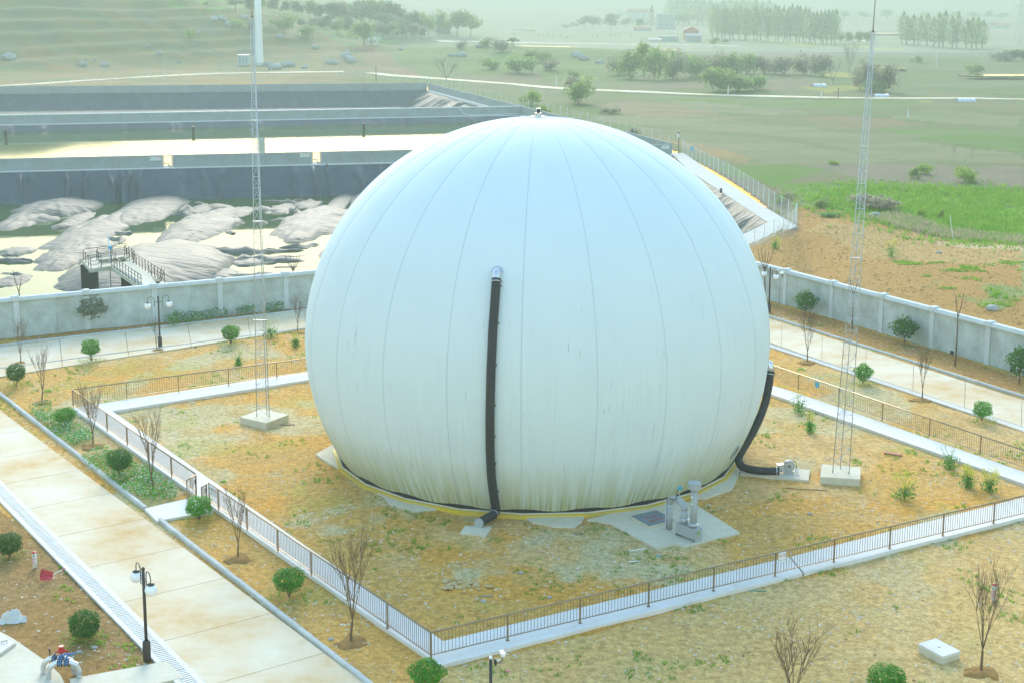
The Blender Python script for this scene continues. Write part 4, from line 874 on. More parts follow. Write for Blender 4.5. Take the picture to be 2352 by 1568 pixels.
Lb = dv.length; bx = MB().box((0, 0, 0), (Lb + .62, .46, .5)).build('seal_box', M['greysteel'], ws, False, (dv.x / 2, dv.y / 2, .36)); bx.rotation_euler = (0, 0, rzs)
for x in (-1, 1):
    MB().box((x * (Lb / 2 + .32), 0, -.05), (.02, .50, .62)).build('end_plate', M['greysteel'], bx)
    for y in (-1, 1): MB().box((x * (Lb / 2 + .28), y * .2, -.305), (.05, .05, .11)).build('foot', M['black'], bx)
sg = MB().lathe([(.11, 0), (.11, .05), (.08, .05), (.08, .0)], 20, (0, 0, 0), 0, 'x').build('sight_glass', M['alu'], bx, False, (Lb / 2 + .335, -.02, .08)); MB().lathe([(.08, .02), (0, .02)], 20, (0, 0, 0), 0, 'x').build('pane', M['leafglass'] if 'leafglass' in M else M['green'], bx, False, (Lb / 2 + .345, -.02, .08))
c = Vector((dv.x, dv.y, 0)); MB().tube([c + Vector((0, 0, .6)), c + Vector((0, 0, 2.55))], .16, 18).build('vent_stack', M['greysteel'], ws, True)
for z in (.72, .77): MB().tube([c + Vector((0, 0, z)), c + Vector((0, 0, z + .03))], .24, 20).build('flange', M['alu'], ws, True)
MB().lathe([(.0, 2.5), (.31, 2.5), (.32, 2.52), (.32, 2.78), (.31, 2.8), (0, 2.82)], 28, c).build('vent_cap', M['greysteel'], ws, False)
for k, (z, m_) in enumerate(((2.12, 'white'), (1.95, 'signyellow'), (1.78, 'white'))): MB().lathe([(.055, -.005), (.055, .005), (0, .005)], 14, (c.x - .10, c.y - .132, z), 0, 'y').build('decal', M[m_], ws)
tp = arcp[7]; MB().tube([tp + Vector((0, 0, .12)), tp + Vector((.02, 0, .5))], .02, 6).build('gauge_stem', M['alu'], ws); MB().box(tp + Vector((.02, 0, .62)), (.17, .12, .15)).build('pressure_gauge', M['cyan'], ws)
MB().tube([tp + Vector((-.05, 0, .6)), tp + Vector((-.16, -.05, .3)), tp + Vector((-.14, -.1, .1)), tp + Vector((-.28, -.12, .08)), a + Vector((-.05, -.12, hgt + .28)), a + Vector((-.19, -.06, hgt + .1))], .018, 6).build('signal_cable', M['black'], ws, True)
MB().tube([a + Vector((-.19, -.08, hgt + .2)), a + Vector((-.19, -.08, .05)), a + Vector((-.1, -.2, .03)), b + Vector((-.05, -.75, .03)), b + Vector((.25, -.9, .03))], .022, 6).build('conduit', M['alu'], ws, True)
pq = [A(x, y, .2) for x, y in [(1449, 1184), (1508, 1171), (1548, 1193), (1491, 1207)]]; cc = sum(pq, Vector()) / 4
hc = thing('access_hatch', 'steel access plate with red characters on a low concrete upstand', 'hatch', (cc.x, cc.y, 0)); loc_ = [(p.x - cc.x, p.y - cc.y) for p in pq]
MB().prism([(x * 1.04, y * 1.04) for x, y in loc_], .0, .195).build('upstand', M['pad'], hc); pl = MB().prism(loc_, .197, .215).build('cover_plate', M['plate'], hc)
e = (pq[2] - pq[3]).normalized(); rzp = math.atan2(e.y, e.x)
lettering('禁止烟火', .22, 'redtext', pl, (0, .18, .218), (0, 0, rzp)); lettering('有限空间', .22, 'redtext', pl, (.12, -.32, .218), (0, 0, rzp))
for x, y in ((-.55, .1), (.45, .45), (-.05, -.55)): MB().box((x, y, .217), (.16, .03, .012), rzp + 1.3).build('lifting_slot', M['black'], pl)

# ------------------------------------------------------------------ lattice lightning masts
def mast(label, base, foot, top_z, lean, w0, w1, panels, tip):
    g = thing('lattice_mast', label, 'mast', (base.x, base.y, 0)); MB().prism([(p.x - base.x, p.y - base.y) for p in foot], -.1, .36).build('footing', M['pad'], g)
    ang = [R_(a) for a in (200, 320, 80)]; z0 = .36
    def leg(k, t):
        w_ = lerp(w0, w1, t) / math.sqrt(3); return Vector((lean.x * t + w_ * math.cos(ang[k]), lean.y * t + w_ * math.sin(ang[k]), z0 + (top_z - z0) * t))
    for k in range(3): MB().tube([leg(k, 0), leg(k, 1)], [.024, .017], 6).build('leg', M['galv'], g, True)
    for i in range(panels):
        t0, t1 = i / panels, (i + 1) / panels
        if i % 9 == 8: MB().box(leg(0, t1) * .5 + leg(1, t1) * .5, (lerp(w0, w1, t1) * 1.25, .08, .05)).build('splice_plate', M['galv'], g)
        for k in range(3):
            m_ = (k + 1) % 3; MB().tube([leg(k, t1), leg(m_, t1)], .010, 4).build('strut', M['galv'], g); a, b = (k, m_) if (i + k) % 2 else (m_, k)
            MB().tube([leg(a, t0), leg(b, t1)], .010, 4).build('diagonal', M['galv'], g)
    tp = Vector((lean.x, lean.y, top_z)); MB().lathe([(w1 * .6, 0), (w1 * .6, .05), (0, .05)], 12, tp).build('top_plate', M['brown'], g)
    MB().tube([tp + Vector((0, 0, .04)), Vector((lean.x * tip / top_z, lean.y, tip))], [.035, .018], 6).build('lightning_rod', M['galv'], g, True); return g
fl_ = ats([(551, 957), (603, 938), (663, 951.5), (611.5, 971)], .36); b0 = sum(fl_, Vector()) / 4; tl = at_dist(579, 40, b0.y)
mast('tall lattice lightning mast left of the dome on a square concrete block', b0, fl_, tl.z, Vector((tl.x - b0.x, 0, 0)), .80, .17, 36, tl.z + 3.5)
fr_ = ats([(1888, 1065), (1976.5, 1072), (1976, 1100), (1884, 1094)], .36); b1 = sum(fr_, Vector()) / 4; tr = at_dist(2005, 74, b1.y)
mast('tall lattice lightning mast right of the dome, leaning, on a low concrete block', b1, fr_, tr.z, Vector((tr.x - b1.x, 0, 0)), .86, .17, 36, tr.z + 4.5)

# ------------------------------------------------------------------ twin globe lamps and camera posts
def lamp(label, x, y, ytop, rz):
    p = A(x, y); H_ = tall(x, y, ytop); s = H_ / 3.6; g = thing('street_lamp', label, 'lamp', (p.x, p.y, 0), rz, 'twin globe lamps along the roads')
    MB().lathe([(.15, 0), (.15, .72), (.12, .78), (.08, .82)], 16).build('pedestal', M['brown'], g, True); MB().tube([(0, 0, .8), (0, 0, 3.5 * s)], .062, 12).sphere((0, 0, 3.53 * s), .075, 10).build('pole', M['brown'], g, True)
    for sx in (-1, 1):
        c = (sx * .36, 0, 3.35 * s); ar = [(sx * .30, 0, 2.85 * s), (sx * .30, 0, 3.36 * s)] + [(sx * (.30 + .24 - .24 * math.cos(t)), 0, 3.36 * s + .24 * math.sin(t)) for t in [k * math.pi / 8 for k in range(1, 9)]] + [(sx * .78, 0, 3.22 * s)]
        MB().tube(ar, .02, 7).build('arm', M['brown'], g, True); MB().tube([(0, 0, 3.2 * s), (sx * .3, 0, 3.22 * s)], .016, 6).tube([(0, 0, 3.05 * s), (sx * .12, 0, 3.15 * s), (sx * .3, 0, 3.1 * s)], .012, 6).build('bracket', M['brown'], g, True)
        MB().lathe([(.14, -.04), (.14, 0), (.05, .05), (0, .05)], 16, (sx * .78, 0, 3.2 * s)).build('globe_cap', M['brown'], g, True); MB().sphere((sx * .78, 0, 2.97 * s), .235, 20).build('globe', M['globe'], g, True)
    return g
lamp('brown twin-globe lamp at the near edge of the drain, lower left', 338, 1515, 1301, math.atan2(.83, -.56)); lamp('brown twin-globe lamp at the roadside before the left wall', 368, 797, 680, math.atan2(eL.y, eL.x)); lamp('brown twin-globe lamp half hidden behind the dome, by the right wall', 1766, 718, 614, math.atan2(eR.y, eR.x))
def cctv(label, p, H_, rz, box=False):
    g = thing('camera_post', label, 'camera post', (p.x, p.y, float(p.z)), rz); MB().tube([(0, 0, 0), (0, 0, H_)], .055, 12).lathe([(.09, 0), (.09, .45), (.06, .5)], 14).build('pole', M['black'], g, True); MB().sphere((0, 0, H_ + .05), .065, 12).build('finial', M['white'], g, True)
    MB().box((.16, 0, H_ - .12), (.05, .18, .22)).build('bracket', M['black'], g); MB().tube([(.18, 0, H_ - .1), (.34, 0, H_ - .08)], .03, 8).build('arm', M['white'], g, True)
    MB().tube([(.18, 0, H_ - .18), (.33, 0, H_ - .19), (.42, .02, H_ - .1), (.44, .04, H_ + .05)], .015, 6).build('cable', M['black'], g, True); c_ = MB().box((.44, .08, H_ + .1), (.13, .3, .12)).build('camera', M['white'], g); MB().box((.44, .24, H_ + .1), (.1, .02, .09)).build('lens', M['glassdark'], c_)
    if box: MB().box((.1, 0, H_ - .75), (.3, .22, .5)).build('control_box', M['white'], g)
    return g
p = at(1127, 1509, 3.1); cctv('black post with a white camera below the fence corner at the bottom edge', Vector((p.x, p.y, 0)), 3.05, 0.3)
p = A(1558.5, 353, .03); cctv('black camera post with a white box at the end of the lagoon parapet', Vector((p.x, p.y, .03)), tall(1558.5, 353, 302), 2.9, True)
p = A(1795, 640, 2.6); g = thing('wall_camera', 'white camera with a dangling cable fixed on the right wall behind the dome', 'camera', (p.x, p.y, 2.75)); MB().box((0, 0, .3), (.16, .34, .14), -.9).build('camera', M['white'], g); MB().box((.06, .1, .12), (.05, .05, .3)).build('bracket', M['black'], g); MB().tube([(.05, .02, .2), (.12, 0, -.1), (0, 0, -.15), (-.1, -.03, -.2), (-.12, -.05, -2.4)], .014, 5).build('cable', M['black'], g)

# ------------------------------------------------------------------ valve pipework and other things in the near corner
f0, f1, k0, k1 = A(112, 1556, .07), A(182, 1556, .02), A(100, 1545, .07), A(171, 1547, .02); vp = thing('valve_manifold', 'two clad pipe bridges with blue and red lever valves at the lower left', 'pipework', (f0.x, f0.y, 0)); o_ = Vector((f0.x, f0.y, 0))
def bridge(a, b, H_, lever, red):
    a, b = a - o_, b - o_; a.z = b.z = 0; u = (b - a).normalized(); Lp = (b - a).length; r = .105; pts = [a, a + Vector((0, 0, H_ - .32)), a + u * .10 + Vector((0, 0, H_ - .12)), a + u * .3 + Vector((0, 0, H_)), b - u * .3 + Vector((0, 0, H_)), b - u * .08 + Vector((0, 0, H_ - .1)), b + Vector((0, 0, H_ - .3)), b]
    MB().tube(pts, r, 12).build('clad_pipe', M['alu'], vp); rz = math.atan2(u.y, u.x)
    MB().tube([b + Vector((0, 0, .18)), b + Vector((0, 0, .3))], r * 1.08, 14).build('clamp_band', M['greysteel'], vp, True)
    for s_, m_ in ((.40, red), (.62, None)):
        c = lerp(a, b, s_) + Vector((0, 0, H_)); v = thing('valve', None, None, c, rz); v.parent = vp
        for x in (-.08, -.045, .045, .08): MB().lathe([(0, -.012), (.15, -.012), (.15, .012), (0, .012)], 16, (x, 0, 0), 0, 'x').build('flange', M['black'] if abs(x) > .05 else M['plate'], v)
        MB().lathe([(.12, -.035), (.12, .035)], 16, (0, 0, 0), 0, 'x').box((0, 0, .17), (.06, .07, .12)).build('body', M['blue'], v)
        if red and s_ > .5: MB().box((0, 0, .36), (.17, .17, .26)).tube([(.08, 0, .32), (.2, 0, .3), (.22, 0, .2)], .05, 8).build('actuator', M['red'], v)
        else: MB().tube([(0, 0, .24), (.12, 0, .27), (.22, 0, .34), (.38, 0, .35)], [.03, .032, .03, .028], 8).build('lever', M['red' if red else 'blue'], v, True)
    c = lerp(a, b, .24) + Vector((0, 0, H_)); MB().tube([c + Vector((0, 0, .08)), c + Vector((0, 0, .3))], .022, 6).lathe([(.035, .3), (.035, .38), (0, .38)], 8, c).build('vent_tap', M['black'], vp, True)
bridge(f0, f1, .66, True, False); bridge(k0, k1, .66, True, True)
mh = [A(x, y, .12) for x, y in [(-30, 1474), (0, 1457), (37, 1478), (-5, 1508), (-40, 1530)]]; c0 = A(-5, 1488, 0); hc2 = thing('manhole_cover', 'grey hinged cover plate on the concrete apron at the left edge', 'hatch', (c0.x, c0.y, 0)); MB().prism([(p.x - c0.x, p.y - c0.y) for p in mh], .0, .15).build('frame', M['pad'], hc2)
MB().prism([((p.x - c0.x) * .93, (p.y - c0.y) * .93) for p in mh], .152, .17).build('plate', M['plate'], hc2); MB().tube([(.12, .1, .17), (.12, .1, .23), (.3, .22, .23), (.3, .22, .17)], .014, 6).build('handle', M['black'], hc2)
def marker(label, x, y, ytop, rz):
    p = A(x, y); h = tall(x, y, ytop); g = thing('marker_post', label, 'marker post', (p.x, p.y, 0), rz, 'pipeline marker posts'); a = .075; MB().box((0, 0, h / 2 - .03), (2 * a, 2 * a, h)).build('post', M['white'], g)
    MB().add([(-a, -a, h - .03), (a, -a, h - .03), (a, a, h - .03), (-a, a, h - .03), (-a, -a, h + .03), (a, -a, h + .03), (a, a, h + .03), (-a, a, h + .03), (0, 0, h + .06)], [(0, 1, 5, 4), (1, 2, 6, 5), (2, 3, 7, 6), (3, 0, 4, 7), (4, 5, 8), (5, 6, 8), (6, 7, 8), (7, 4, 8)]).build('cap', M['red'], g)
    MB().box((0, 0, .05), (2 * a + .006, 2 * a + .006, .16)).build('muddy_foot', M['pad'], g)
    for r_ in (0, -math.pi / 2):
        f = lambda q, z: (q * math.cos(r_) + (a + .004) * math.sin(r_), q * math.sin(r_) - (a + .004) * math.cos(r_), z)
        lettering('下严\n有禁\n管开\n道挖', .088, 'redtext', g, f(0, h * .5), (math.pi / 2, 0, r_), spacing=1.15)
        o = MB().lathe([(.042, 0), (.022, 0)], 16, (0, 0, 0), 0, 'y').lathe([(.016, 0), (0, 0)], 10, (0, 0, .0), 0, 'y').build('emblem', M['green'], g); o.location = f(0, h * .87); o.rotation_euler = (0, 0, r_)
        MB().box(f(0, h * .76), (.09, .002, .035), r_).build('green_band', M['green'], g)
marker('white marker post with a red cap beside the dark round shrub at left', 80.5, 1301, 1268, -.1); marker('white marker post with a red cap behind the bare tree at right', 2282, 1377, 1342, .75)
p = A(108, 1329); g = thing('dustpan', 'red dustpan with a long handle lying on the cracked earth', 'dustpan', (p.x, p.y, .02), .2)
MB().add([(-.26, -.16, .03), (.22, -.18, .03), (.26, .14, .10), (-.24, .18, .24), (-.26, -.16, 0), (.22, -.18, 0), (.26, .14, .07), (-.24, .18, .21)], [(0, 1, 2, 3), (7, 6, 5, 4), (0, 4, 5, 1), (1, 5, 6, 2), (2, 6, 7, 3), (3, 7, 4, 0)]).add([(-.26, -.16, .02), (-.24, .18, .21), (-.24, .2, .38), (-.28, -.12, .2)], [(0, 1, 2, 3), (3, 2, 1, 0)]).add([(-.24, .18, .21), (.26, .14, .07), (.26, .17, .22), (-.24, .22, .4)], [(0, 1, 2, 3), (3, 2, 1, 0)]).build('pan', M['red'], g)
MB().tube([(.24, .1, .12), (.62, .42, .2)], .015, 8).build('handle', M['white'], g); MB().tube([(.62, .42, .2), (.74, .52, .22)], .02, 8).build('grip', M['red'], g)
def heap(name, label, cat, x, y, rx, ry, h, m, seed, rz=0., n=26, rough=.5):
    p = A(x, y); V = []; s = np.linspace(-1.15, 1.15, n); gx, gy = np.meshgrid(s, s); r = np.hypot(gx, gy) * (1 + (fbm(gx * 1.0 + seed * 5, gy, .7, seed + 2, 2) - .5) * 1.1); f = fbm(gx + seed * 3, gy, .45, seed, 4); z = h * np.clip(1 - r ** 1.8, 0, 1) * (1 - rough + 2 * rough * f) - .25 * np.clip(r - .93, 0, 1)
    for j in range(n):
        for i in range(n): V.append((gx[j, i] * rx, gy[j, i] * ry, z[j, i] - .01))
    return tag(link(name, MB().add(V, [(j * n + i, j * n + i + 1, (j + 1) * n + i + 1, (j + 1) * n + i) for j in range(n - 1) for i in range(n - 1)]).mesh(name, M[m], True), None, (p.x, p.y, .0), rz), label, cat)
M['cloth'] = mat('white_netting', (.66, .66, .60), .8, (.45, .45, .40), 7, .7, bump=.05, bscale=14)
heap('net_bundle', 'crumpled white net bundle on the cracked earth at the left edge', 'netting', 30, 1418, .47, .40, .34, 'cloth', 5, .3, 44, .75)
q = ats([(2109, 1477), (2149, 1465), (2206, 1494), (2165, 1507)], .28); c = sum(q, Vector()) / 4; g = thing('inspection_cover', 'pale two-piece concrete inspection cover lying near the right bottom corner', 'cover slab', (c.x, c.y, 0)); lc = [Vector((p.x - c.x, p.y - c.y, 0)) for p in q]
MB().prism([(v.x * .97, v.y * .97) for v in lc], -.1, .17).build('chamber_rim', M['pad'], g)
for t0, t1 in ((0, .495), (.505, 1)): MB().prism([(v.x, v.y) for v in (lerp(lc[1], lc[2], t0), lerp(lc[1], lc[2], t1), lerp(lc[0], lc[3], t1), lerp(lc[0], lc[3], t0))], .175, .285).build('cover_half', M['path'], g)
MB().lathe([(.05, .287), (0, .288)], 10).build('lifting_hole', M['black'], g)

# ------------------------------------------------------------------ plants in the yard
def quads_mesh(name, P, Nn, size, mats, mi=None, asp=1.6, rng=None, fold=False):
    """leaf blades: one quad per point, lying roughly across its normal"""
    rng = rng or np.random.default_rng(0); n = len(P); size = np.broadcast_to(size, (n,))
    a = rng.normal(size=(n, 3)); a -= Nn * (a * Nn).sum(1, keepdims=True); a /= np.linalg.norm(a, axis=1, keepdims=True) + 1e-9; b = np.cross(Nn, a)
    s = size[:, None]; w_ = s / asp
    V = np.stack([P - a * s * .5, P + b * w_ * .5 + Nn * s * .06, P + a * s * .5, P - b * w_ * .5 + Nn * s * .06], 1).reshape(-1, 3)
    me = bpy.data.meshes.new(name); me.vertices.add(4 * n); me.vertices.foreach_set('co', V.astype(np.float32).ravel()); me.loops.add(4 * n); me.polygons.add(n)
    me.loops.foreach_set('vertex_index', np.arange(4 * n, dtype=np.int32)); me.polygons.foreach_set('loop_start', np.arange(0, 4 * n, 4, dtype=np.int32)); me.polygons.foreach_set('loop_total', np.full(n, 4, np.int32))
    for m in (mats if isinstance(mats, (list, tuple)) else [mats]): me.materials.append(m)
    if mi is not None: me.polygons.foreach_set('material_index', mi.astype(np.int32))
    me.update(calc_edges=True); return me
def ball_leaves(name, rad, n, size, m, seed, c=(0, 0, 0), lump=.14, shell=.5, up=.35):
    rng = np.random.default_rng(seed); d = rng.normal(size=(n, 3)); d /= np.linalg.norm(d, axis=1, keepdims=True); r = shell + (1 - shell) * rng.random(n) ** .45
    lm = 1 + lump * (np.sin(d[:, 0] * 5 + seed) * np.sin(d[:, 1] * 4 + 2 * seed) + np.sin(d[:, 2] * 6 + seed * 1.7)) * .7 + rng.normal(size=n) * .045
    P = d * (r * lm)[:, None] * np.array(rad) + np.array(c); N_ = d + rng.normal(size=(n, 3)) * .55 + np.array([0, 0, up]); N_ /= np.linalg.norm(N_, axis=1, keepdims=True)
    return quads_mesh(name, P, N_, size * (.7 + .6 * rng.random(n)), m, rng=rng)
def branchy(name, m, seed, h, stems, spread, depth=3, r0=.03, kids=3, taper=.62, n0=.0, curve=.25, trunk=0.0, sides=4, tk=1.6):
    """leafless branching: a stem from the ground that forks into rods"""
    rng = random.Random(seed); mb = MB()
    def grow(p, d, L, r, k):
        pts = [p]; q = Vector(p); dd = d.copy()
        for i in range(4):
            dd = (dd + Vector((rng.uniform(-1, 1), rng.uniform(-1, 1), rng.uniform(.1, .6))) * curve * .45).normalized(); q = q + dd * L / 4; pts.append(q.copy())
        mb.tube(pts, [r * (1 - .14 * i) for i in range(5)], sides, 0, False)
        if k > 0:
            for j in range(kids):
                i = rng.choice((2, 3, 4, 4)); e = (dd + Vector((rng.uniform(-1, 1), rng.uniform(-1, 1), rng.uniform(-.1, .8))) * .55).normalized(); grow(pts[i], e, L * rng.uniform(.45, .75), r * .55, k - 1)
    base = Vector((0, 0, -.05)); top = Vector((rng.uniform(-.03, .03), rng.uniform(-.03, .03), trunk))
    if trunk: mb.tube([base, base * .5 + top * .5 + Vector((.02, 0, 0)), top], [r0 * tk, r0 * tk * .85, r0 * tk * .7], 7)
    for s in range(stems):
        a = 2 * math.pi * (s + rng.random() * .6) / stems; grow(top if trunk else base, Vector((math.cos(a) * spread, math.sin(a) * spread, 1)).normalized(), (h - trunk) * rng.uniform(.55, .72), r0, depth)
    return mb.mesh(name, m, False)
# clipped round shrubs
stem_me = [branchy('stem', M['bark'], 70 + k, .9, 6, .55, 1, .022, 2) for k in range(2)]
crown_me = [ball_leaves('crown', (1, 1, .86), 2600, .135, M['leaf'], 80 + k, lump=.17, shell=.6) for k in range(3)]
crown_dk = ball_leaves('crown', (1, 1, .86), 2600, .135, M['leafdark'], 88, lump=.10, shell=.62)
SHR = [(457, 1192, 31, 1140, 1, 'bright green clipped ball shrub against the open gate, on a short stem'), (664, 1367, 36, 1302, 1, 'bright green clipped ball shrub on a stem, midway along the front left bed'), (980, 1588, 39, 1513, 1, 'dense green ball shrub below the near corner of the railing'),
       (2037, 1602, 40, 1527, 1, 'bright green ball shrub cut by the bottom edge, right of the bare bush'), (195, 1463, 34, 1401, 3, 'dark green dome shrub sitting on cracked earth by the valves'), (22, 1276, 27, 1222, 3, 'dark green shrub at the left edge near the red-capped post'),
       (276, 1093, 28, 1029, 3, 'dark round shrub among white flowers, nearer the gate'), (151, 976, 26, 933, 1, 'round shrub in the white flower bed, by the far left railing corner'), (38, 886, 22, 834, 3, 'small round shrub at the left edge beside a bare tree'), (210, 829, 21, 779, 1, 'small ball shrub on the kerb of the back road, left'),
       (530, 789, 21.5, 745, 1, 'small ball shrub by the back road beside the lattice mast'), (1982, 880, 21, 835, 1, 'ball shrub beside the right road, left of the vase-shaped bare tree'), (2255, 966, 22, 921, 1, 'ball shrub beside the right road, close to the right edge')]
rng = random.Random(9); shr_pos = []
for k, (x, yb, rp, yt, kind, lb) in enumerate(SHR):
    p = A(x, yb); sc = (p - Vector((0, 0, EYE))).length / F_; r = rp * sc; H_ = tall(x, yb, yt); g = thing('round_shrub', lb, 'shrub', (p.x, p.y, 0), rng.uniform(0, 6), 'clipped round shrubs in the beds'); shr_pos.append((p.x, p.y, r))
    low = k in (4, 5); zr = min(r * .86, H_ * (.52 if low else .40)); link('crown', crown_dk if kind == 3 else crown_me[k % 3], g, (0, 0, H_ - zr), 0, (r * rng.uniform(.9, 1.06), r * rng.uniform(.9, 1.06), zr / .86 * rng.uniform(.92, 1.04))); s_ = link('stem', stem_me[k % 2], g); s_.scale = (r * 1.1, r * 1.1, H_ * .95)
# open-crowned young trees along the walls
cr = [ball_leaves('crown', (1, 1, .92), 900, .20, M['leafgrey'], 90 + k, lump=.22, shell=.35, up=.1) for k in range(2)]; cr_d = ball_leaves('crown', (1, 1, .92), 1000, .19, M['leafdark'], 93, lump=.22, shell=.35, up=.1)
ts = [branchy('trunk', M['bark'], 95 + k, 1.0, 4, .5, 2, .02, 3, trunk=.28) for k in range(2)]
YT = [(211, 754, 37, 678, 0, 'grey-green young tree before the left wall, nearest the left edge'), (527, 709, 36, 639, 0, 'grey-green young tree before the left wall beside the lattice mast'), (1850, 728, 27, 669, 1, 'dark leafy young tree before the right wall, next to the dome'), (2076, 792, 31, 728, 1, 'dark leafy young tree before the middle of the right wall'), (2342, 882, 31, 795, 1, 'leafy young tree at the right edge before the wall')]
for k, (x, yb, rp, yt, dk, lb) in enumerate(YT):
    p = A(x, yb); sc = (p - Vector((0, 0, EYE))).length / F_; r = rp * sc; H_ = tall(x, yb, yt); g = thing('young_tree', lb, 'tree', (p.x, p.y, 0), rng.uniform(0, 6), 'leafy young trees along the walls'); zr = H_ * .36
    link('crown', cr_d if dk else cr[k % 2], g, (0, 0, H_ - zr), 0, (r, r, zr / .92)); t_ = link('trunk', ts[k % 2], g); t_.scale = (r * 1.5, r * 1.5, H_ * .92)
# bare vase-shaped trees and bare saplings
vase = [branchy('branches', M['twig'], 100 + k, 1.0, 6, .26, 3, .0085, 4, curve=.2, trunk=.24, sides=3, tk=3.0) for k in range(4)]
VT = [(351, 1128, 985, 'bare vase-shaped tree in front of the railing among white flowers'), (213, 1024, 910, 'bare vase-shaped tree beside the shrub near the far left railing corner'), (98, 922, 823, 'bare vase-shaped tree near the left edge, behind the road kerb'), (48, 833, 752, 'small bare tree at the left edge on the back road verge'), (360, 804, 748, 'small bare tree standing close to the back road lamp'), (547, 1281, 1152, 'bare vase-shaped tree between the gate shrub and the next shrub'), (807, 1474, 1276, 'large bare vase-shaped tree before the railing near its front corner'), (2116, 917, 821, 'bare vase-shaped tree beside the right road'), (1854, 832, 737, 'bare tree by the right road, left of the mast'), (684, 764, 698, 'small bare tree touching the left side of the dome'), (2253, 1540, 1348, 'tall bare tree in front of the red-capped post, lower right'), (1812, 1650, 1484, 'many-stemmed bare bush cut by the bottom edge')]
for k, (x, yb, yt, lb) in enumerate(VT):
    p = A(x, yb); H_ = tall(x, yb, yt); g = thing('bare_tree', lb, 'tree', (p.x, p.y, 0), k * 1.7, 'leafless ornamental trees'); b_ = link('branches', vase[k % 4], g); b_.scale = (H_ * (.72 if k != 11 else 1.3), H_ * (.72 if k != 11 else 1.3), H_ * 1.0)
    tag(b_, None); hp_ = heap('soil_ring', None, None, x, yb, .55, .55, .10, 'soilmound', k, 0, 16, .6); hp_.parent = g; hp_.matrix_parent_inverse = Matrix(); hp_.location = (0, 0, 0)
SP = [(54, 768, 617, 'bare forked sapling before the left wall near the left edge'), (370, 735, 609, 'bare many-forked sapling before the left wall behind the lamp'), (673, 698, 580, 'bare forked sapling before the left wall, next to the dome'), (1757, 715, 570, 'bare sapling with a fan of shoots half behind the dome at right'), (2194, 840, 666, 'bare two-forked sapling before the right wall'), (1957, 757, 637, 'bare forked sapling behind the right lattice mast')]
for k, (x, yb, yt, lb) in enumerate(SP):
    p = A(x, yb); H_ = tall(x, yb, yt); g = thing('bare_sapling', lb, 'tree', (p.x, p.y, 0), 0, 'bare saplings along the walls'); r2 = random.Random(200 + k); mb = MB(); z = H_ * .66; a = Vector((0, 0, -.05)); b_ = Vector((r2.uniform(-.15, .15), r2.uniform(-.1, .1), z)); c = lerp(a, b_, .5) + Vector((r2.uniform(-.1, .1), 0, 0))
    mb.tube([a, c, b_], [.065, .055, .045], 7).build('trunk', M['bark'], g, True)
    for j in range(2 if k in (0, 4, 5) else 5):
        t_ = (j - (.5 if k in (0, 4, 5) else 2)) * (.8 if k in (0, 4, 5) else .45); e = b_ + Vector((t_ * .7, r2.uniform(-.3, .3), H_ * r2.uniform(.24, .34))); MB().tube([b_ - Vector((0, 0, .1)), lerp(b_, e, .5) + Vector((t_ * .12, 0, -.05)), e], [.035, .028, .02], 5).build('shoot', M['bark'], g, True)
# flowering rape plants
def rape(x, yb, yt, wpx, dens, lb, pale=False):
    p = on(x, yb); H_ = max(.5, tall(x, yb, yt)); sc = (p - Vector((0, 0, EYE))).length / F_; w_ = wpx * sc / 2; g = thing('flowering_plant', lb, 'plant', (p.x, p.y, float(hz(p.x, p.y)) + .02), 0, 'tall flowering weeds'); rg = np.random.default_rng(int(x)); r2 = random.Random(int(x)); mb = MB(); tips = []
    for j in range(int(14 * dens + 6)):
        a = r2.uniform(0, 6.28); e = Vector((math.cos(a) * w_ * r2.uniform(.2, 1), math.sin(a) * w_ * r2.uniform(.2, 1), H_ * r2.uniform(.6, 1))); mb.tube([(0, 0, 0), (e.x * .35, e.y * .35, e.z * .55), e], .008, 3, 0, False); tips.append(e)
    mb.build('stem', M['leafmix'], g)
    n = int(240); P = np.stack([rg.normal(size=n) * w_ * .38, rg.normal(size=n) * w_ * .38, rg.random(n) * H_ * .5], 1); N_ = rg.normal(size=(n, 3)) + [0, 0, .6]; N_ /= np.linalg.norm(N_, axis=1, keepdims=True); link('leaves', quads_mesh('leaves', P, N_, .13, M['leafmix'], rng=rg), g)
    k = int(26 * dens) + 4; T = np.array([tips[i % len(tips)] for i in range(len(tips) * k)]); P = T + rg.normal(size=T.shape) * np.array([.09, .09, .10]); N_ = rg.normal(size=P.shape); N_ /= np.linalg.norm(N_, axis=1, keepdims=True); link('blossom', quads_mesh('blossom', P, N_, .05, M['whiteflower'] if pale == 2 else (M['farpale'] if pale else M['flower']), rng=rg, asp=1.1), g)
rape(2077, 1147, 1090, 66, .8, 'yellow flowering weed in the yard right of the mast block'); rape(2222, 1119, 1071, 38, 1, 'narrow yellow flowering weed near the right railing, left one of a pair'); rape(2272, 1129, 1078, 50, 1, 'bushy yellow flowering weed near the right railing, right one of a pair'); rape(1836, 949, 892, 44, .35, 'sparse flowering weed beside the right rear path'); rape(1860, 993, 947, 28, .6, 'slim yellow flowering weed below the right rear path'); rape(2181, 1075, 1018, 48, .2, 'gone-to-seed weed against the right rear path', True)
rape(622, 777, 736, 52, .7, 'pale yellow-green bushy weed by the back road beside the mast', True); rape(2047, 590, 552, 42, 1, 'yellow flowering weed alone on the red soil bank'); rape(1780, 571, 544, 30, .8, 'yellow flowering weed at the end of the mesh fence beside the dome'); rape(680, 797, 764, 24, .6, 'small yellow weed close to the left side of the dome'); rape(548, 839, 804, 22, .3, 'thin yellow weed behind the left rear railing')

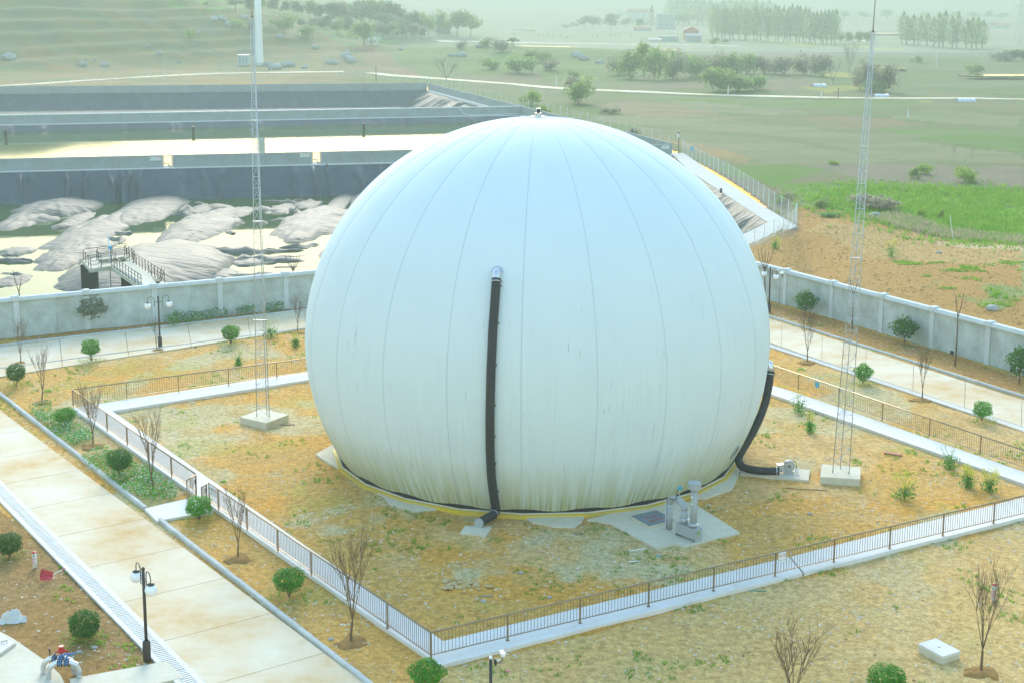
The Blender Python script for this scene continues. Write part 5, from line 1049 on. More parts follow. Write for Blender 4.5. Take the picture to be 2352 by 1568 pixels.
# beds of white-flowered weeds, leaf litter, tufts and loose stones
def scatter_poly(poly, n, rng):
    xs = [p[0] for p in poly]; ys = [p[1] for p in poly]; out = np.zeros((0, 2))
    while len(out) < n:
        q = np.stack([rng.uniform(min(xs), max(xs), n * 3), rng.uniform(min(ys), max(ys), n * 3)], 1); q = q[inpoly(q[:, 0], q[:, 1], poly)]; out = np.concatenate([out, q])
    return out[:n]
def weeds(polys, per, hgt_, label, wf=.16):
    rg = np.random.default_rng(5); Ps = []; 
    for poly in polys:
        P2 = ats(poly); ar = abs(sum(P2[i].x * P2[(i + 1) % len(P2)].y - P2[(i + 1) % len(P2)].x * P2[i].y for i in range(len(P2)))) / 2; Ps.append(scatter_poly(P2, int(ar * per), rg))
    q = np.concatenate(Ps); n = len(q); cl = fbm(q[:, 0], q[:, 1], .8, 77, 3); keep = rg.random(n) < .15 + 1.5 * np.clip(cl - .3, 0, 1); q = q[keep]; cl = cl[keep]; n = len(q); z = rg.random(n) ** .7 * hgt_ * (.35 + cl)
    N_ = rg.normal(size=(n, 3)) * .8 + [0, 0, .8]; N_ /= np.linalg.norm(N_, axis=1, keepdims=True); mi = (rg.random(n) < wf * np.clip((z / hgt_ - .25) * 3, 0, 1)).astype(int); size = np.where(mi == 1, .075, .12) * (.7 + .6 * rg.random(n))
    return tag(link('weed_bed', quads_mesh('weed_bed', np.stack([q[:, 0], q[:, 1], z], 1), N_, size, [M['leafmix'], M['whiteflower']], mi, rng=rg)), label, kind='stuff')
weeds([[(65, 934), (120, 924), (120, 959), (155, 979), (207, 992), (217, 1014), (160, 1026), (125, 1002), (87, 969)], [(185, 1054), (225, 1034), (250, 1037), (300, 1054), (345, 1084), (410, 1132), (400, 1149), (345, 1154), (287, 1134), (245, 1102), (212, 1079)]], 420, .42, 'bed of white-flowered weeds beside the front left road', .34)
weeds([[(375, 742), (412, 720), (450, 715), (512, 717), (525, 730), (450, 745), (390, 755)], [(495, 707), (545, 702), (588, 698), (588, 727), (545, 727)], [(595, 712), (618, 697), (638, 702), (655, 717), (613, 725)]], 330, .75, 'bed of white-flowered weeds below the left wall', .2)
rg = np.random.default_rng(11); L_ = []
for x, y, r in shr_pos:
    n = 230; a = rg.random(n) * 6.28; d = r * (.35 + 1.25 * rg.random(n)); L_.append(np.stack([x + np.cos(a) * d, y + np.sin(a) * d, np.full(n, .02) + rg.random(n) * .05], 1))
P = np.concatenate(L_); N_ = rg.normal(size=P.shape) * .5 + [0, 0, 1]; N_ /= np.linalg.norm(N_, axis=1, keepdims=True); tag(link('fallen_leaves', quads_mesh('fallen_leaves', P, N_, .10, M['farpale'], rng=rg)), 'clipped pale leaves scattered under the round shrubs', kind='stuff')
YARD = [(p.x, p.y) for p in [Vector((-34, 40)), Vector((-38, 106)), wL0, wL1, Vector((4, 129)), Vector((15, 129)), Vector((34, 97)), Vector((40, 60)), Vector((30, 40))]]
HARD = [[(p.x, p.y) for p in (rL0, rL1, rR1, rR0)], [(p.x, p.y) for p in (bL0, bL1, bU1, bU0)], [(p.x, p.y) for p in (cL0, cL1, cU1, cU0)]] + [[(p.x, p.y) for p in ats(q)] for q in ([(164, 936), (1010, 1527), (1018, 1471), (257, 943)], [(1010, 1527), (2500, 1149), (2500, 1103), (1018, 1471)], [(232, 926), (257, 943), (1010, 823), (1010, 805)], [(1500, 800), (1500, 812), (2500, 1162), (2500, 1134)], arc, [(332, 1167), (441, 1141), (490, 1172), (360, 1195)], [(1398, 1200), (1510, 1150), (1590, 1152), (1700, 1222), (1548, 1256)], [(0, 1150), (0, 1082), (500, 1590), (420, 1590)])]
def free(q):
    ok = (np.hypot(q[:, 0] - DX, q[:, 1] - DY) > 11.6)
    for h in HARD: ok &= ~inpoly(q[:, 0], q[:, 1], h)
    return q[ok]
def stones(name, q, s, m, label, flat=.55):
    rg = np.random.default_rng(3); n = len(q); s = np.broadcast_to(s, (n,)); o = np.array([(1, 0, 0), (0, 1, 0), (-1, 0, 0), (0, -1, 0), (0, 0, 1)], float); V = o[None] * (.6 + .8 * rg.random((n, 5, 3))); a = rg.random(n) * 6.28; ca, sa = np.cos(a), np.sin(a)
    X = (V[..., 0] * ca[:, None] - V[..., 1] * sa[:, None]) * s[:, None]; Y = (V[..., 0] * sa[:, None] + V[..., 1] * ca[:, None]) * s[:, None] * .7; Z = V[..., 2] * s[:, None] * flat
    zz = hz(q[:, 0], q[:, 1]); co = np.stack([X + q[:, :1], Y + q[:, 1:2], Z + zz[:, None]], -1).reshape(-1, 3); f = np.array([(0, 1, 4), (1, 2, 4), (2, 3, 4), (3, 0, 4)]); fs = (f[None] + np.arange(n)[:, None, None] * 5).reshape(-1, 3)
    me = bpy.data.meshes.new(name); me.vertices.add(len(co)); me.vertices.foreach_set('co', co.astype(np.float32).ravel()); me.loops.add(fs.size); me.polygons.add(len(fs)); me.loops.foreach_set('vertex_index', fs.astype(np.int32).ravel()); me.polygons.foreach_set('loop_start', np.arange(0, fs.size, 3, dtype=np.int32)); me.polygons.foreach_set('loop_total', np.full(len(fs), 3, np.int32))
    me.materials.append(M[m]); me.update(calc_edges=True); return tag(link(name, me), label, kind='stuff')
q = free(scatter_poly(YARD, 130000, rg)); cl = fbm(q[:, 0], q[:, 1], 3, 55, 4); q = q[rg.random(len(q)) < .12 + 1.2 * np.clip(cl - .42, 0, 1)]
stones('gravel', q, .022 + .065 * rg.random(len(q)) ** 2.2, 'clod', 'small stones and clods strewn over the bare yard')
q = free(scatter_poly(YARD, 60000, rg)); cl = fbm(q[:, 0], q[:, 1], 2.5, 57, 4); q = q[rg.random(len(q)) < .05 + 1.0 * np.clip(cl - .5, 0, 1)]
stones('dark_clods', q, .025 + .06 * rg.random(len(q)) ** 2.2, 'soilmound', 'dark clods of earth lying about the bare yard')
q = scatter_poly([(p.x, p.y) for p in ats([(1740, 580), (1840, 470), (1975, 495), (2352, 570), (2352, 760), (1764, 618)])], 9000, rg); stones('clods', q, .03 + .12 * rg.random(len(q)) ** 3, 'soilmound', 'clods of dug red soil on the bank beyond the right wall')
def tufts(q, hgt_, wid, m, label, blades=6, name='grass'):
    rg = np.random.default_rng(8); n = len(q) * blades; b = np.repeat(q, blades, 0) + rg.normal(size=(n, 2)) * wid; z = hz(b[:, 0], b[:, 1]); h = hgt_ * (.5 + rg.random(n)); a = rg.random(n) * 6.28; w_ = wid * .35 + .01
    lean = rg.normal(size=(n, 2)) * h[:, None] * .45; V = np.stack([np.stack([b[:, 0] - np.cos(a) * w_, b[:, 1] - np.sin(a) * w_, z - .02], 1), np.stack([b[:, 0] + np.cos(a) * w_, b[:, 1] + np.sin(a) * w_, z - .02], 1), np.stack([b[:, 0] + lean[:, 0], b[:, 1] + lean[:, 1], z + h], 1)], 1).reshape(-1, 3)
    me = bpy.data.meshes.new(name); me.vertices.add(3 * n); me.vertices.foreach_set('co', V.astype(np.float32).ravel()); me.loops.add(3 * n); me.polygons.add(n); me.loops.foreach_set('vertex_index', np.arange(3 * n, dtype=np.int32)); me.polygons.foreach_set('loop_start', np.arange(0, 3 * n, 3, dtype=np.int32)); me.polygons.foreach_set('loop_total', np.full(n, 3, np.int32)); me.materials.append(M[m]); me.update(calc_edges=True)
    return tag(link(name, me), label, kind='stuff')
q = free(scatter_poly(YARD, 26000, rg)); cl = fbm(q[:, 0], q[:, 1], 2.2, 66, 4); q = q[cl > .635]; tufts(q, .10, .07, 'grass', 'thin patches of low grass in the bare yard', 7)
q = scatter_poly([(p.x, p.y) for p in ats([(1850, 455), (1990, 425), (2352, 440), (2352, 560), (2189, 556), (2060, 528), (1975, 500)])], 9000, rg); cl = fbm(q[:, 0], q[:, 1], 5, 67, 3); q = q[cl > .47] + rg.normal(size=(int((cl > .47).sum()), 2)) * np.array([2.5, 4.0]); q = q[(q[:, 1] > 128)]; tufts(q, .38, .16, 'grass', 'rough green grass on the slope beyond the red soil', 6)
q = scatter_poly([(p.x, p.y) for p in ats([(1980, 500), (2060, 490), (2180, 530), (2352, 545), (2352, 566), (2170, 550), (2060, 527)])], 900, rg); tufts(q, .45, .14, 'straw', 'dry straw-coloured grass along the edge of the soil bank', 6, 'dry_grass')
q = scatter_poly([(p.x, p.y) for p in ats([(2050, 610), (2352, 620), (2352, 745), (2180, 700)])], 1800, rg); cl = fbm(q[:, 0], q[:, 1], 1.6, 68, 3); q = q[cl > .6]; tufts(q, .16, .12, 'grass', 'green tufts sprouting on the red soil bank', 7)
# single larger stones and litter
def rock(name, label, cat, x, y, s, m='stone', flat=.6, seed=1, group=None, z=None):
    p = on(x, y); r2 = random.Random(seed); mb = MB(); mb.sphere((0, 0, 0), 1, 10, 0, 1); V = []
    for v in mb.v:
        n = .75 + .5 * float(vnoise(v[0] * 1.7 + seed * 3, v[1] * 1.7 + v[2] * 2.3, 1, seed)); V.append((v[0] * n * s * r2.uniform(.97, 1.03), v[1] * n * s * .8, v[2] * n * s * flat))
    mb.v = V; return tag(mb.build(name, M[m], None, False, (p.x, p.y, float(hz(p.x, p.y)) + s * flat * .35)), label, cat, group)
rock('boulder', 'pale boulder half buried at the foot of the red soil bank, right', 'boulder', 2278, 711, .55, 'stone', .55, 3); rock('concrete_chunk', 'grey broken slab leaning in the grass behind the right mast', 'rubble', 2010, 499, .75, 'rock', .6, 4); rock('boulder', 'grey flat stone in the middle of the red soil, below the yellow weed', 'boulder', 2156, 582, .35, 'rock', .4, 6)
for k, (x, y, lb) in enumerate([(1196, 1316, 'pale lump of mortar in the yard left of the front railing post'), (1110, 1381, 'small pale stone near the railing front, left of the rubble'), (760, 1468, 'flat grey stone by the bed kerb near the large bare tree'), (1860, 1180, 'pale stone among litter near the right front path'), (331, 1495, 'stone beside the lamp pedestal'), (216, 1487, 'pale stone at the foot of the dark shrub, bottom left'), (182, 1498, 'second pale stone below the dark shrub, left of the first')]): rock('stone', lb, 'stone', x, y, .13, 'stone', .6, 20 + k)
def lying(name, label, cat, x, y, L, r, rz, m, flat=None):
    p = on(x, y); mb = MB()
    if flat: mb.box((0, 0, 0), (L, flat, r * 2))
    else: mb.tube([(-L / 2, 0, 0), (0, .0, .0), (L / 2, .02 * L, 0)], r, 8)
    return tag(link(name, mb.mesh(name, M[m]), None, (p.x, p.y, r + .01 + float(hz(p.x, p.y))), rz), label, cat)
lying('board', 'red-brown board lying in the yard right of the right mast', 'board', 2051, 1043, .95, .035, -.5, 'brick', .3); lying('stick', 'long thin dark stick on the ground below the mast block', 'stick', 1848, 1124, 2.3, .018, -.2, 'bark'); lying('hose_piece', 'short green hose piece lying outside the front railing', 'hose', 1741, 1357, .75, .02, -.05, 'cyanhose'); lying('pipe_piece', 'short grey pipe stub in the yard near the front railing', 'pipe', 1262, 1374, .16, .06, .1, 'greysteel')
lying('pipe_piece', 'white plastic pipe length before the water seal slab', 'pipe', 1465, 1263, .8, .02, .35, 'white'); lying('pipe_piece', 'short white pipe in the yard midway to the front railing', 'pipe', 1456, 1290, .5, .025, .15, 'white'); lying('plank', 'pale split plank in the left part of the yard', 'plank', 1119, 1371 - 2, .55, .02, 0.05, 'straw', .1); lying('plank', 'pale plank near the rubble patch in front of the dome', 'plank', 1328, 1226, .5, .02, .3, 'straw', .1)
lying('stick', 'dark twig lying left of the dome near the mast block', 'stick', 660, 976, .9, .02, .1, 'bark'); lying('bottle', 'white litter on the ground left of the dome by the path', 'litter', 442, 925, .35, .035, -.4, 'white'); lying('rag', 'blue scrap by the corner of the water seal slab', 'litter', 1513, 1152 + 125, .2, .012, .1, 'cyan', .08); lying('rag', 'pink scrap on the gravel beside the bottom camera post', 'litter', 1165, 1542, .22, .015, .1, 'pinkrag', .08); lying('rag', 'pink scrap of litter on the red soil bank', 'litter', 2149, 558, .4, .03, .1, 'pinkrag', .15)
p = on(2190, 552); st_ = at_dist(2182, 495, p.y); tag(MB().tube([(0, 0, -.1), (st_.x - p.x, 0, st_.z - hz(p.x, p.y))], .035, 6).build('stake', M['fencepost'], None, False, (p.x, p.y, float(hz(p.x, p.y)))), 'tall white leaning stake at the edge of the green slope', 'stake')
# patch of broken flagstones
fg = thing('rubble_patch', 'patch of broken flat stones in the yard before the dome', 'rubble', tuple(A(1075, 1343))); r2 = random.Random(31)
for k in range(26):
    s = r2.uniform(.08, .24); n = r2.randint(4, 6); poly = [(s * math.cos(6.28 * i / n + r2.uniform(-.3, .3)), s * .7 * math.sin(6.28 * i / n + r2.uniform(-.3, .3))) for i in range(n)]; o = MB().prism(poly, 0, r2.uniform(.02, .06)).build('stone', M['tanstone'], fg); o.location = (r2.uniform(-1, 1) * 1.1, r2.gauss(0, .28) , -.02); o.rotation_euler = (r2.uniform(-.2, .2), r2.uniform(-.2, .2), r2.uniform(0, 3))

# ------------------------------------------------------------------ mesh fence round the lagoons
def mesh_fence(label, pts, step, h, wires, r=.035, sq=False, vert=0):
    P = [on(x, y) for x, y in pts]; root = thing('mesh_fence', label, 'fence', (P[0].x, P[0].y, 0)); o = P[0].copy(); o.z = 0; Q = []; carry = 0.0
    for a, b in zip(P, P[1:]):
        a = a.copy(); b = b.copy(); a.z = b.z = 0; L = (b - a).length; s = carry
        while s < L: Q.append(lerp(a, b, s / L)); s += step
        carry = s - L
    e = P[-1].copy(); e.z = 0; Q.append(e); me = MB().box((0, 0, h / 2 - .2), (r * 2, r * 2, h + .4)).box((0, 0, h + .02), (r * 2.6, r * 2.6, .05)).mesh('post', M['fencepost'])
    G = []
    for q in Q: z = float(hz(q.x, q.y)); G.append(Vector((q.x, q.y, max(z, -.1)))); link('post', me, root, (q.x - o.x, q.y - o.y, max(z, -.1)))
    for a, b in zip(G, G[1:]):
        mb = MB(); a2, b2 = a - o, b - o
        for k in range(wires): t = (k + .6) / wires * h; mb.tube([a2 + Vector((0, 0, t)), b2 + Vector((0, 0, t))], .007 if wires > 5 else .012, 3, 0, False)
        for k in range(1, vert): c = lerp(a2, b2, k / vert); mb.tube([c + Vector((0, 0, .1)), c + Vector((0, 0, h))], .005, 3, 0, False)
        mb.build('wire_panel', M['fencepost'], root)
    return root
mesh_fence('white-post wire fence along the lane behind the lagoons, left', [(-20, 202), (100, 199.5), (200, 195), (351, 180), (575, 172), (788, 171)], 5.5, 2.2, 3, .06)
mesh_fence('white-post wire fence running from the lane down to the lagoon corner', [(788, 172), (830, 178), (930, 190), (985, 193)], 5.0, 2.2, 3, .06)
mesh_fence('white-post wire fence outside the slanting right parapet', [(987, 195), (1130, 229), (1300, 272), (1426, 308), (1500, 330), (1568, 352)], 5.0, 2.3, 5, .05)
mesh_fence('wire mesh fence along the concrete path right of the dome', [(1571, 354), (1698, 427), (1778, 487), (1829, 521)], 3.4, 2.1, 9, .035, vert=14)
mesh_fence('low mesh fence across the end of the concrete path beside the dome', [(1829, 522), (1801, 535), (1770, 548), (1735, 565), (1690, 584)], 3.2, 1.9, 7, .03, vert=10)
structure(MB().prism([A(1540, 352), A(1571, 352), A(1626, 391), A(1764, 481), A(1830, 520), A(1764, 552), A(1700, 584), A(1690, 556), A(1703, 541), A(1764, 512), A(1586, 395)], -.3, .03).build('path', M['walk']))
g = A(1571, 372); bt = A(1571, 346); tag(MB().box((0, 0, 0), (.5, .03, .75)).build('blue_plate', M['cyan'], None, False, tuple(at_dist(1590, 342, on(1591, 364).y - .1))), 'small blue plate hung on the mesh fence beside the camera post', 'plate')
p = A(1656, 443, .05); tag(MB().box((0, 0, .3), (.3, .3, .6)).build('vent_stub', M['black'], None, False, (p.x, p.y, .03)), 'black stub post on the edge of the concrete path right of the dome', 'vent')

# ------------------------------------------------------------------ walkway platform on the near lagoon
def platform():
    zf = .35; c = [at(x, y, zf) for x, y in ((197, 588), (190, 591), (210, 611))]
    P1, P2, P3, P4 = at(189, 598, zf), at(207, 618.5, zf), at(313, 596 + 7, zf), at(293, 580, zf)     # deck corners: near-left pair, right pair
    g = thing('platform', 'black-railed concrete platform with a gangway reaching out over the near lagoon', 'platform', (P2.x, P2.y, 0)); o = Vector((P2.x, P2.y, 0))
    u = (P3 - P2); u.z = 0; W = u.length; u.normalize(); v = (P1 - P2); v.z = 0; D = v.length; v.normalize(); L = lambda a, b, z=0: u * a + v * b + Vector((0, 0, z))
    gw0, gw1 = W * .44, W * .96                                   # gangway joins the near side of the deck here
    q1, q2 = at(290, 658, zf) - o, at(345, 652, zf) - o; gd = -v * 14
    def deck(pts, nm): MB().prism([(p.x, p.y) for p in pts], zf - .35, zf).build(nm, M['pad'], g)
    hole = (W * .30, W * .88, D * .25, D * .75)
    deck([L(0, 0), L(W, 0), L(W, hole[2]), L(0, hole[2])], 'deck_slab'); deck([L(0, hole[3]), L(W, hole[3]), L(W, D), L(0, D)], 'deck_slab'); deck([L(0, hole[2] + .003), L(hole[0], hole[2] + .003), L(hole[0], hole[3] - .003), L(0, hole[3] - .003)], 'deck_slab'); deck([L(hole[1], hole[2] + .003), L(W, hole[2] + .003), L(W, hole[3] - .003), L(hole[1], hole[3] - .003)], 'deck_slab')
    dirg = (at(330, 664, zf) - at(240, 600, zf)); dirg.z = 0; dirg.normalize(); a0, a1 = L(gw0, -.003), L(gw1, -.003); deck([a0, a0 + dirg * 13.5, a1 + dirg * 13.5, a1], 'gangway_slab')
    for a, b in ((.3, .3), (W - .3, .3), (.3, D - .3), (W - .3, D - .3)): p = L(a, b); MB().box((p.x, p.y, -2.6), (.8, .8, 5.2)).build('column', M['black'], g)
    for t in (4.5, 9): p = (a0 + a1) / 2 + dirg * t; MB().box((p.x, p.y, -2.2), (.6, .6, 4.3)).build('column', M['black'], g)
    pm = MB().box((0, 0, .52), (.055, .055, 1.05)).box((0, 0, .015), (.14, .14, .03)).mesh('rail_post', M['black'])
    def rail(p, q, n):
        for z in (1.05, .70, .35): MB().tube([p + Vector((0, 0, zf + z)), q + Vector((0, 0, zf + z))], .03 if z > 1 else .022, 6).build('handrail', M['black'], g, True)
        for k in range(n + 1): c_ = lerp(p, q, k / n); link('rail_post', pm, g, (c_.x, c_.y, zf))
    e = .12; rail(L(e, e), L(e, D - e), 3); rail(L(e, D - e), L(W - e, D - e), 3); rail(L(W - e, D - e), L(W - e, e), 3); rail(L(e, e), L(gw0 + e, e), 2); rail(L(gw1 - e, e), L(W - e, e), 1)
    h0, h1, h2, h3 = hole; rail(L(h0 - .1, h2 - .1), L(h0 - .1, h3 + .1), 2); rail(L(h0 - .1, h3 + .1), L(h1 + .1, h3 + .1), 2); rail(L(h1 + .1, h3 + .1), L(h1 + .1, h2 - .1), 2); rail(L(h0 - .1, h2 - .1), L(h1 + .1, h2 - .1), 2)
    rail(a0 + (a1 - a0).normalized() * .1, a0 + (a1 - a0).normalized() * .1 + dirg * 11.5, 10); rail(a1 - (a1 - a0).normalized() * .1, a1 - (a1 - a0).normalized() * .1 + dirg * 11.5, 10)
    m_ = L((h0 + h1) / 2 - .3, D * .6); MB().tube([m_ + Vector((0, 0, -3.5)), m_ + Vector((0, 0, 2.9))], .05, 8).build('gauge_pole', M['alu'], g, True); MB().box(m_ + Vector((.12, -.05, 1.6)), (.28, .22, .3)).build('gauge_box', M['cyan'], g)
    s_ = (a1 - a0).normalized() * .28; MB().tube([a0 + s_ + Vector((0, 0, zf + .12)), a0 + s_ + dirg * 12 + Vector((0, 0, zf + .12))], .09, 10).build('pipe', M['white'], g, True)
platform()

# ------------------------------------------------------------------ the hill, its people, the tower
def tree_mesh(kind, seed):
    """crown of leaf sprays for a tree of unit height"""
    rg = np.random.default_rng(seed); Ps = []; Ns = []
    if kind == 'poplar':
        n = 700; t = rg.random(n); z = .16 + .84 * t; rad = .13 * np.sin(np.pi * np.clip(.12 + t * .9, 0, 1)) ** .8; a = rg.random(n) * 6.28; s = rg.random(n) ** .5; P = np.stack([np.cos(a) * rad * s, np.sin(a) * rad * s, z], 1); size = .04; P[:, 2] += rg.normal(size=n) * .02
    elif kind == 'conifer':
        n = 420; t = rg.random(n) ** .8; z = .06 + .94 * t; rad = .17 * (1 - t) ** .8 + .01; a = rg.random(n) * 6.28; s = rg.random(n) ** .4; P = np.stack([np.cos(a) * rad * s, np.sin(a) * rad * s, z], 1); size = .05
    elif kind == 'pine':
        C = [(rg.normal() * .25, rg.normal() * .2, .62 + .13 * k + rg.normal() * .03, .20 + .08 * rg.random()) for k in range(3)] + [(rg.normal() * .3, rg.normal() * .25, .7, .16) for k in range(4)]; per = 90; P = []
        for x, y, z, r in C: d = rg.normal(size=(per, 3)); d /= np.linalg.norm(d, axis=1, keepdims=True); P.append(d * r * np.array([1.15, 1.1, .5]) * (.5 + .5 * rg.random((per, 1))) + [x, y, z])
        P = np.concatenate(P); size = .085
    elif kind == 'bush':
        C = [(rg.normal() * .34, rg.normal() * .3, .3 + .35 * rg.random(), .22 + .2 * rg.random()) for k in range(9)]; per = 90; P = []
        for x, y, z, r in C: d = rg.normal(size=(per, 3)); d /= np.linalg.norm(d, axis=1, keepdims=True); P.append(d * r * (.45 + .6 * rg.random((per, 1))) + [x, y, z])
        P = np.concatenate(P); P[:, 2] = np.clip(P[:, 2], .02, 1.05); size = .12
    else:
        C = [(rg.normal() * .17, rg.normal() * .17, .42 + .42 * rg.random(), .13 + .12 * rg.random()) for k in range(12)]; per = 80; P = []
        for x, y, z, r in C: d = rg.normal(size=(per, 3)); d /= np.linalg.norm(d, axis=1, keepdims=True); P.append(d * r * (.45 + .6 * rg.random((per, 1))) + [x, y, z])
        P = np.concatenate(P); size = .085
    N_ = rg.normal(size=P.shape); N_ /= np.linalg.norm(N_, axis=1, keepdims=True); return P, N_, size * (.7 + .6 * rg.random(len(P))), rg
TM = {}; CM = {}
def crown(kind, m, v):
    k = (kind, m, v)
    if k not in CM: P, N_, s, rg = tree_mesh(kind, 300 + v * 7 + len(kind)); CM[k] = quads_mesh('crown', P, N_, s, M[m], rng=rg)
    return CM[k]
for v in range(2):
    TM['tree', v] = branchy('trunk', M['farbark'], 320 + v, .95, 5, .5, 2, .012, 3, trunk=.3, sides=3); TM['pine', v] = branchy('trunk', M['bark'], 330 + v, .85, 3, .5, 1, .014, 3, trunk=.45, sides=4); TM['bush', v] = branchy('trunk', M['farbark'], 340 + v, .9, 7, .6, 1, .010, 3, sides=3)
    TM['poplar', v] = branchy('trunk', M['farbark'], 350 + v, .98, 3, .12, 1, .008, 3, trunk=.3, sides=4); TM['conifer', v] = MB().tube([(0, 0, -.02), (0, 0, .9)], [.012, .004], 5).mesh('trunk', M['bark']); TM['bare', v] = branchy('trunk', M['farbark'], 360 + v, 1.0, 5, .75, 3, .011, 4, trunk=.2, sides=3, curve=.3)
tr_rng = random.Random(77)
def tree(x, yb, yt, wpx, kind, m, label, group=None, cat='tree', name=None):
    p = on(x, yb); H_ = max(.6, (yb - yt) * (p - Vector((0, 0, EYE))).length / F_); w_ = wpx * (p - Vector((0, 0, EYE))).length / F_; nat = {'poplar': .26, 'conifer': .34, 'pine': .95, 'bush': 1.15, 'tree': .75, 'bare': 1.2}[kind]; s = w_ / (nat * H_); v = tr_rng.randint(0, 2)
    g = thing(name or {'poplar': 'poplar_tree', 'conifer': 'conifer_tree', 'pine': 'pine_tree', 'bush': 'bush', 'tree': 'broadleaf_tree', 'bare': 'bare_tree'}[kind], label, 'bush' if kind == 'bush' else cat, (p.x, p.y, float(hz(p.x, p.y)) - .1), tr_rng.uniform(0, 6), group)
    t = link('trunk', TM[kind, v % 2], g); t.scale = (H_ * s, H_ * s, H_)
    if m: c = link('crown', crown(kind, m, v), g); c.scale = (H_ * s, H_ * s, H_)
    return g
T_ = tree
# along the skyline of the hill
T_(541, 29, -2, 44, 'pine', 'fardark', 'flat-topped dark pine on the hill crest, left of the white pole'); T_(474, 20, 3, 16, 'pine', 'fardark', 'small dark pine on the hill crest among the rocks'); T_(428, 15, -22, 24, 'pine', 'fardark', 'pine cut by the top edge on the hill crest'); T_(412, 17, -18, 18, 'bare', None, 'thin bare tree at the top edge on the hill crest')
T_(548, 62, 40, 34, 'bush', 'farpale', 'bright green bush on the hill below the flat-topped pine'); T_(436, 92, 66, 26, 'bush', 'farpale', 'yellow-green bush alone on the hillside'); T_(580, 70, 38, 30, 'bush', 'farbrown', 'brown twiggy bush on the hill shoulder, left of the white pole')
T_(652, 82, 30, 56, 'tree', 'farpale', 'bright yellow-green tree right of the white pole'); T_(706, 90, 56, 38, 'bush', 'farleaf', 'green bush right of the bright yellow-green tree'); T_(611, 80, 45, 30, 'bare', None, 'bare tree just right of the white pole')
T_(835, 108, 50, 76, 'tree', 'farleaf', 'wide pale-leaved tree before the dark wood'); T_(855, 104, 82, 30, 'bush', 'whiteflower', 'white-blossoming small tree at the wood edge'); T_(1050, 84, 24, 70, 'tree', 'farleaf', 'large pale tree right of the orange-roofed house'); T_(1082, 84, 30, 44, 'tree', 'farleaf', 'large pale tree at the right end of the group by the orange-roofed house'); T_(985, 86, 26, 44, 'tree', 'farleaf', 'large tree left of the orange-roofed house'); T_(1008, 80, 20, 34, 'tree', 'farleaf', 'tall tree just behind the orange-roofed house')
# the dark wood on the rise
wood = [(575, 32, 36), (600, 30, 38), (628, 34, 40), (655, 36, 34), (684, 42, 40), (712, 46, 44), (735, 52, 42), (760, 58, 52), (785, 60, 55), (806, 62, 60), (828, 66, 64), (850, 66, 66), (872, 68, 66), (893, 70, 64), (915, 72, 60), (938, 74, 52), (960, 78, 50), (745, 76, 40), (772, 82, 44), (800, 86, 48), (868, 90, 46), (895, 94, 44), (922, 94, 42), (948, 94, 40), (968, 92, 36), (690, 66, 26), (720, 70, 30), (905, 84, 52), (880, 82, 52), (935, 88, 50)]
wk = ['dark crowned tree in the hazy wood on the rise, %s from the white pole', 'pale crowned tree in the hazy wood on the rise, %s from the white pole', 'brown twiggy tree in the hazy wood on the rise, %s from the white pole']
for i, (x, yb, h) in enumerate(sorted(wood)):
    k = (i * 7) % 5; T_(x, yb, yb - h, h * .82, 'tree', ('fardark', 'fardark', 'farleaf', 'fardark', 'farbrown')[k], wk[(0, 0, 1, 0, 2)[k]] % ORD[i], 'trees of the wood on the rise')
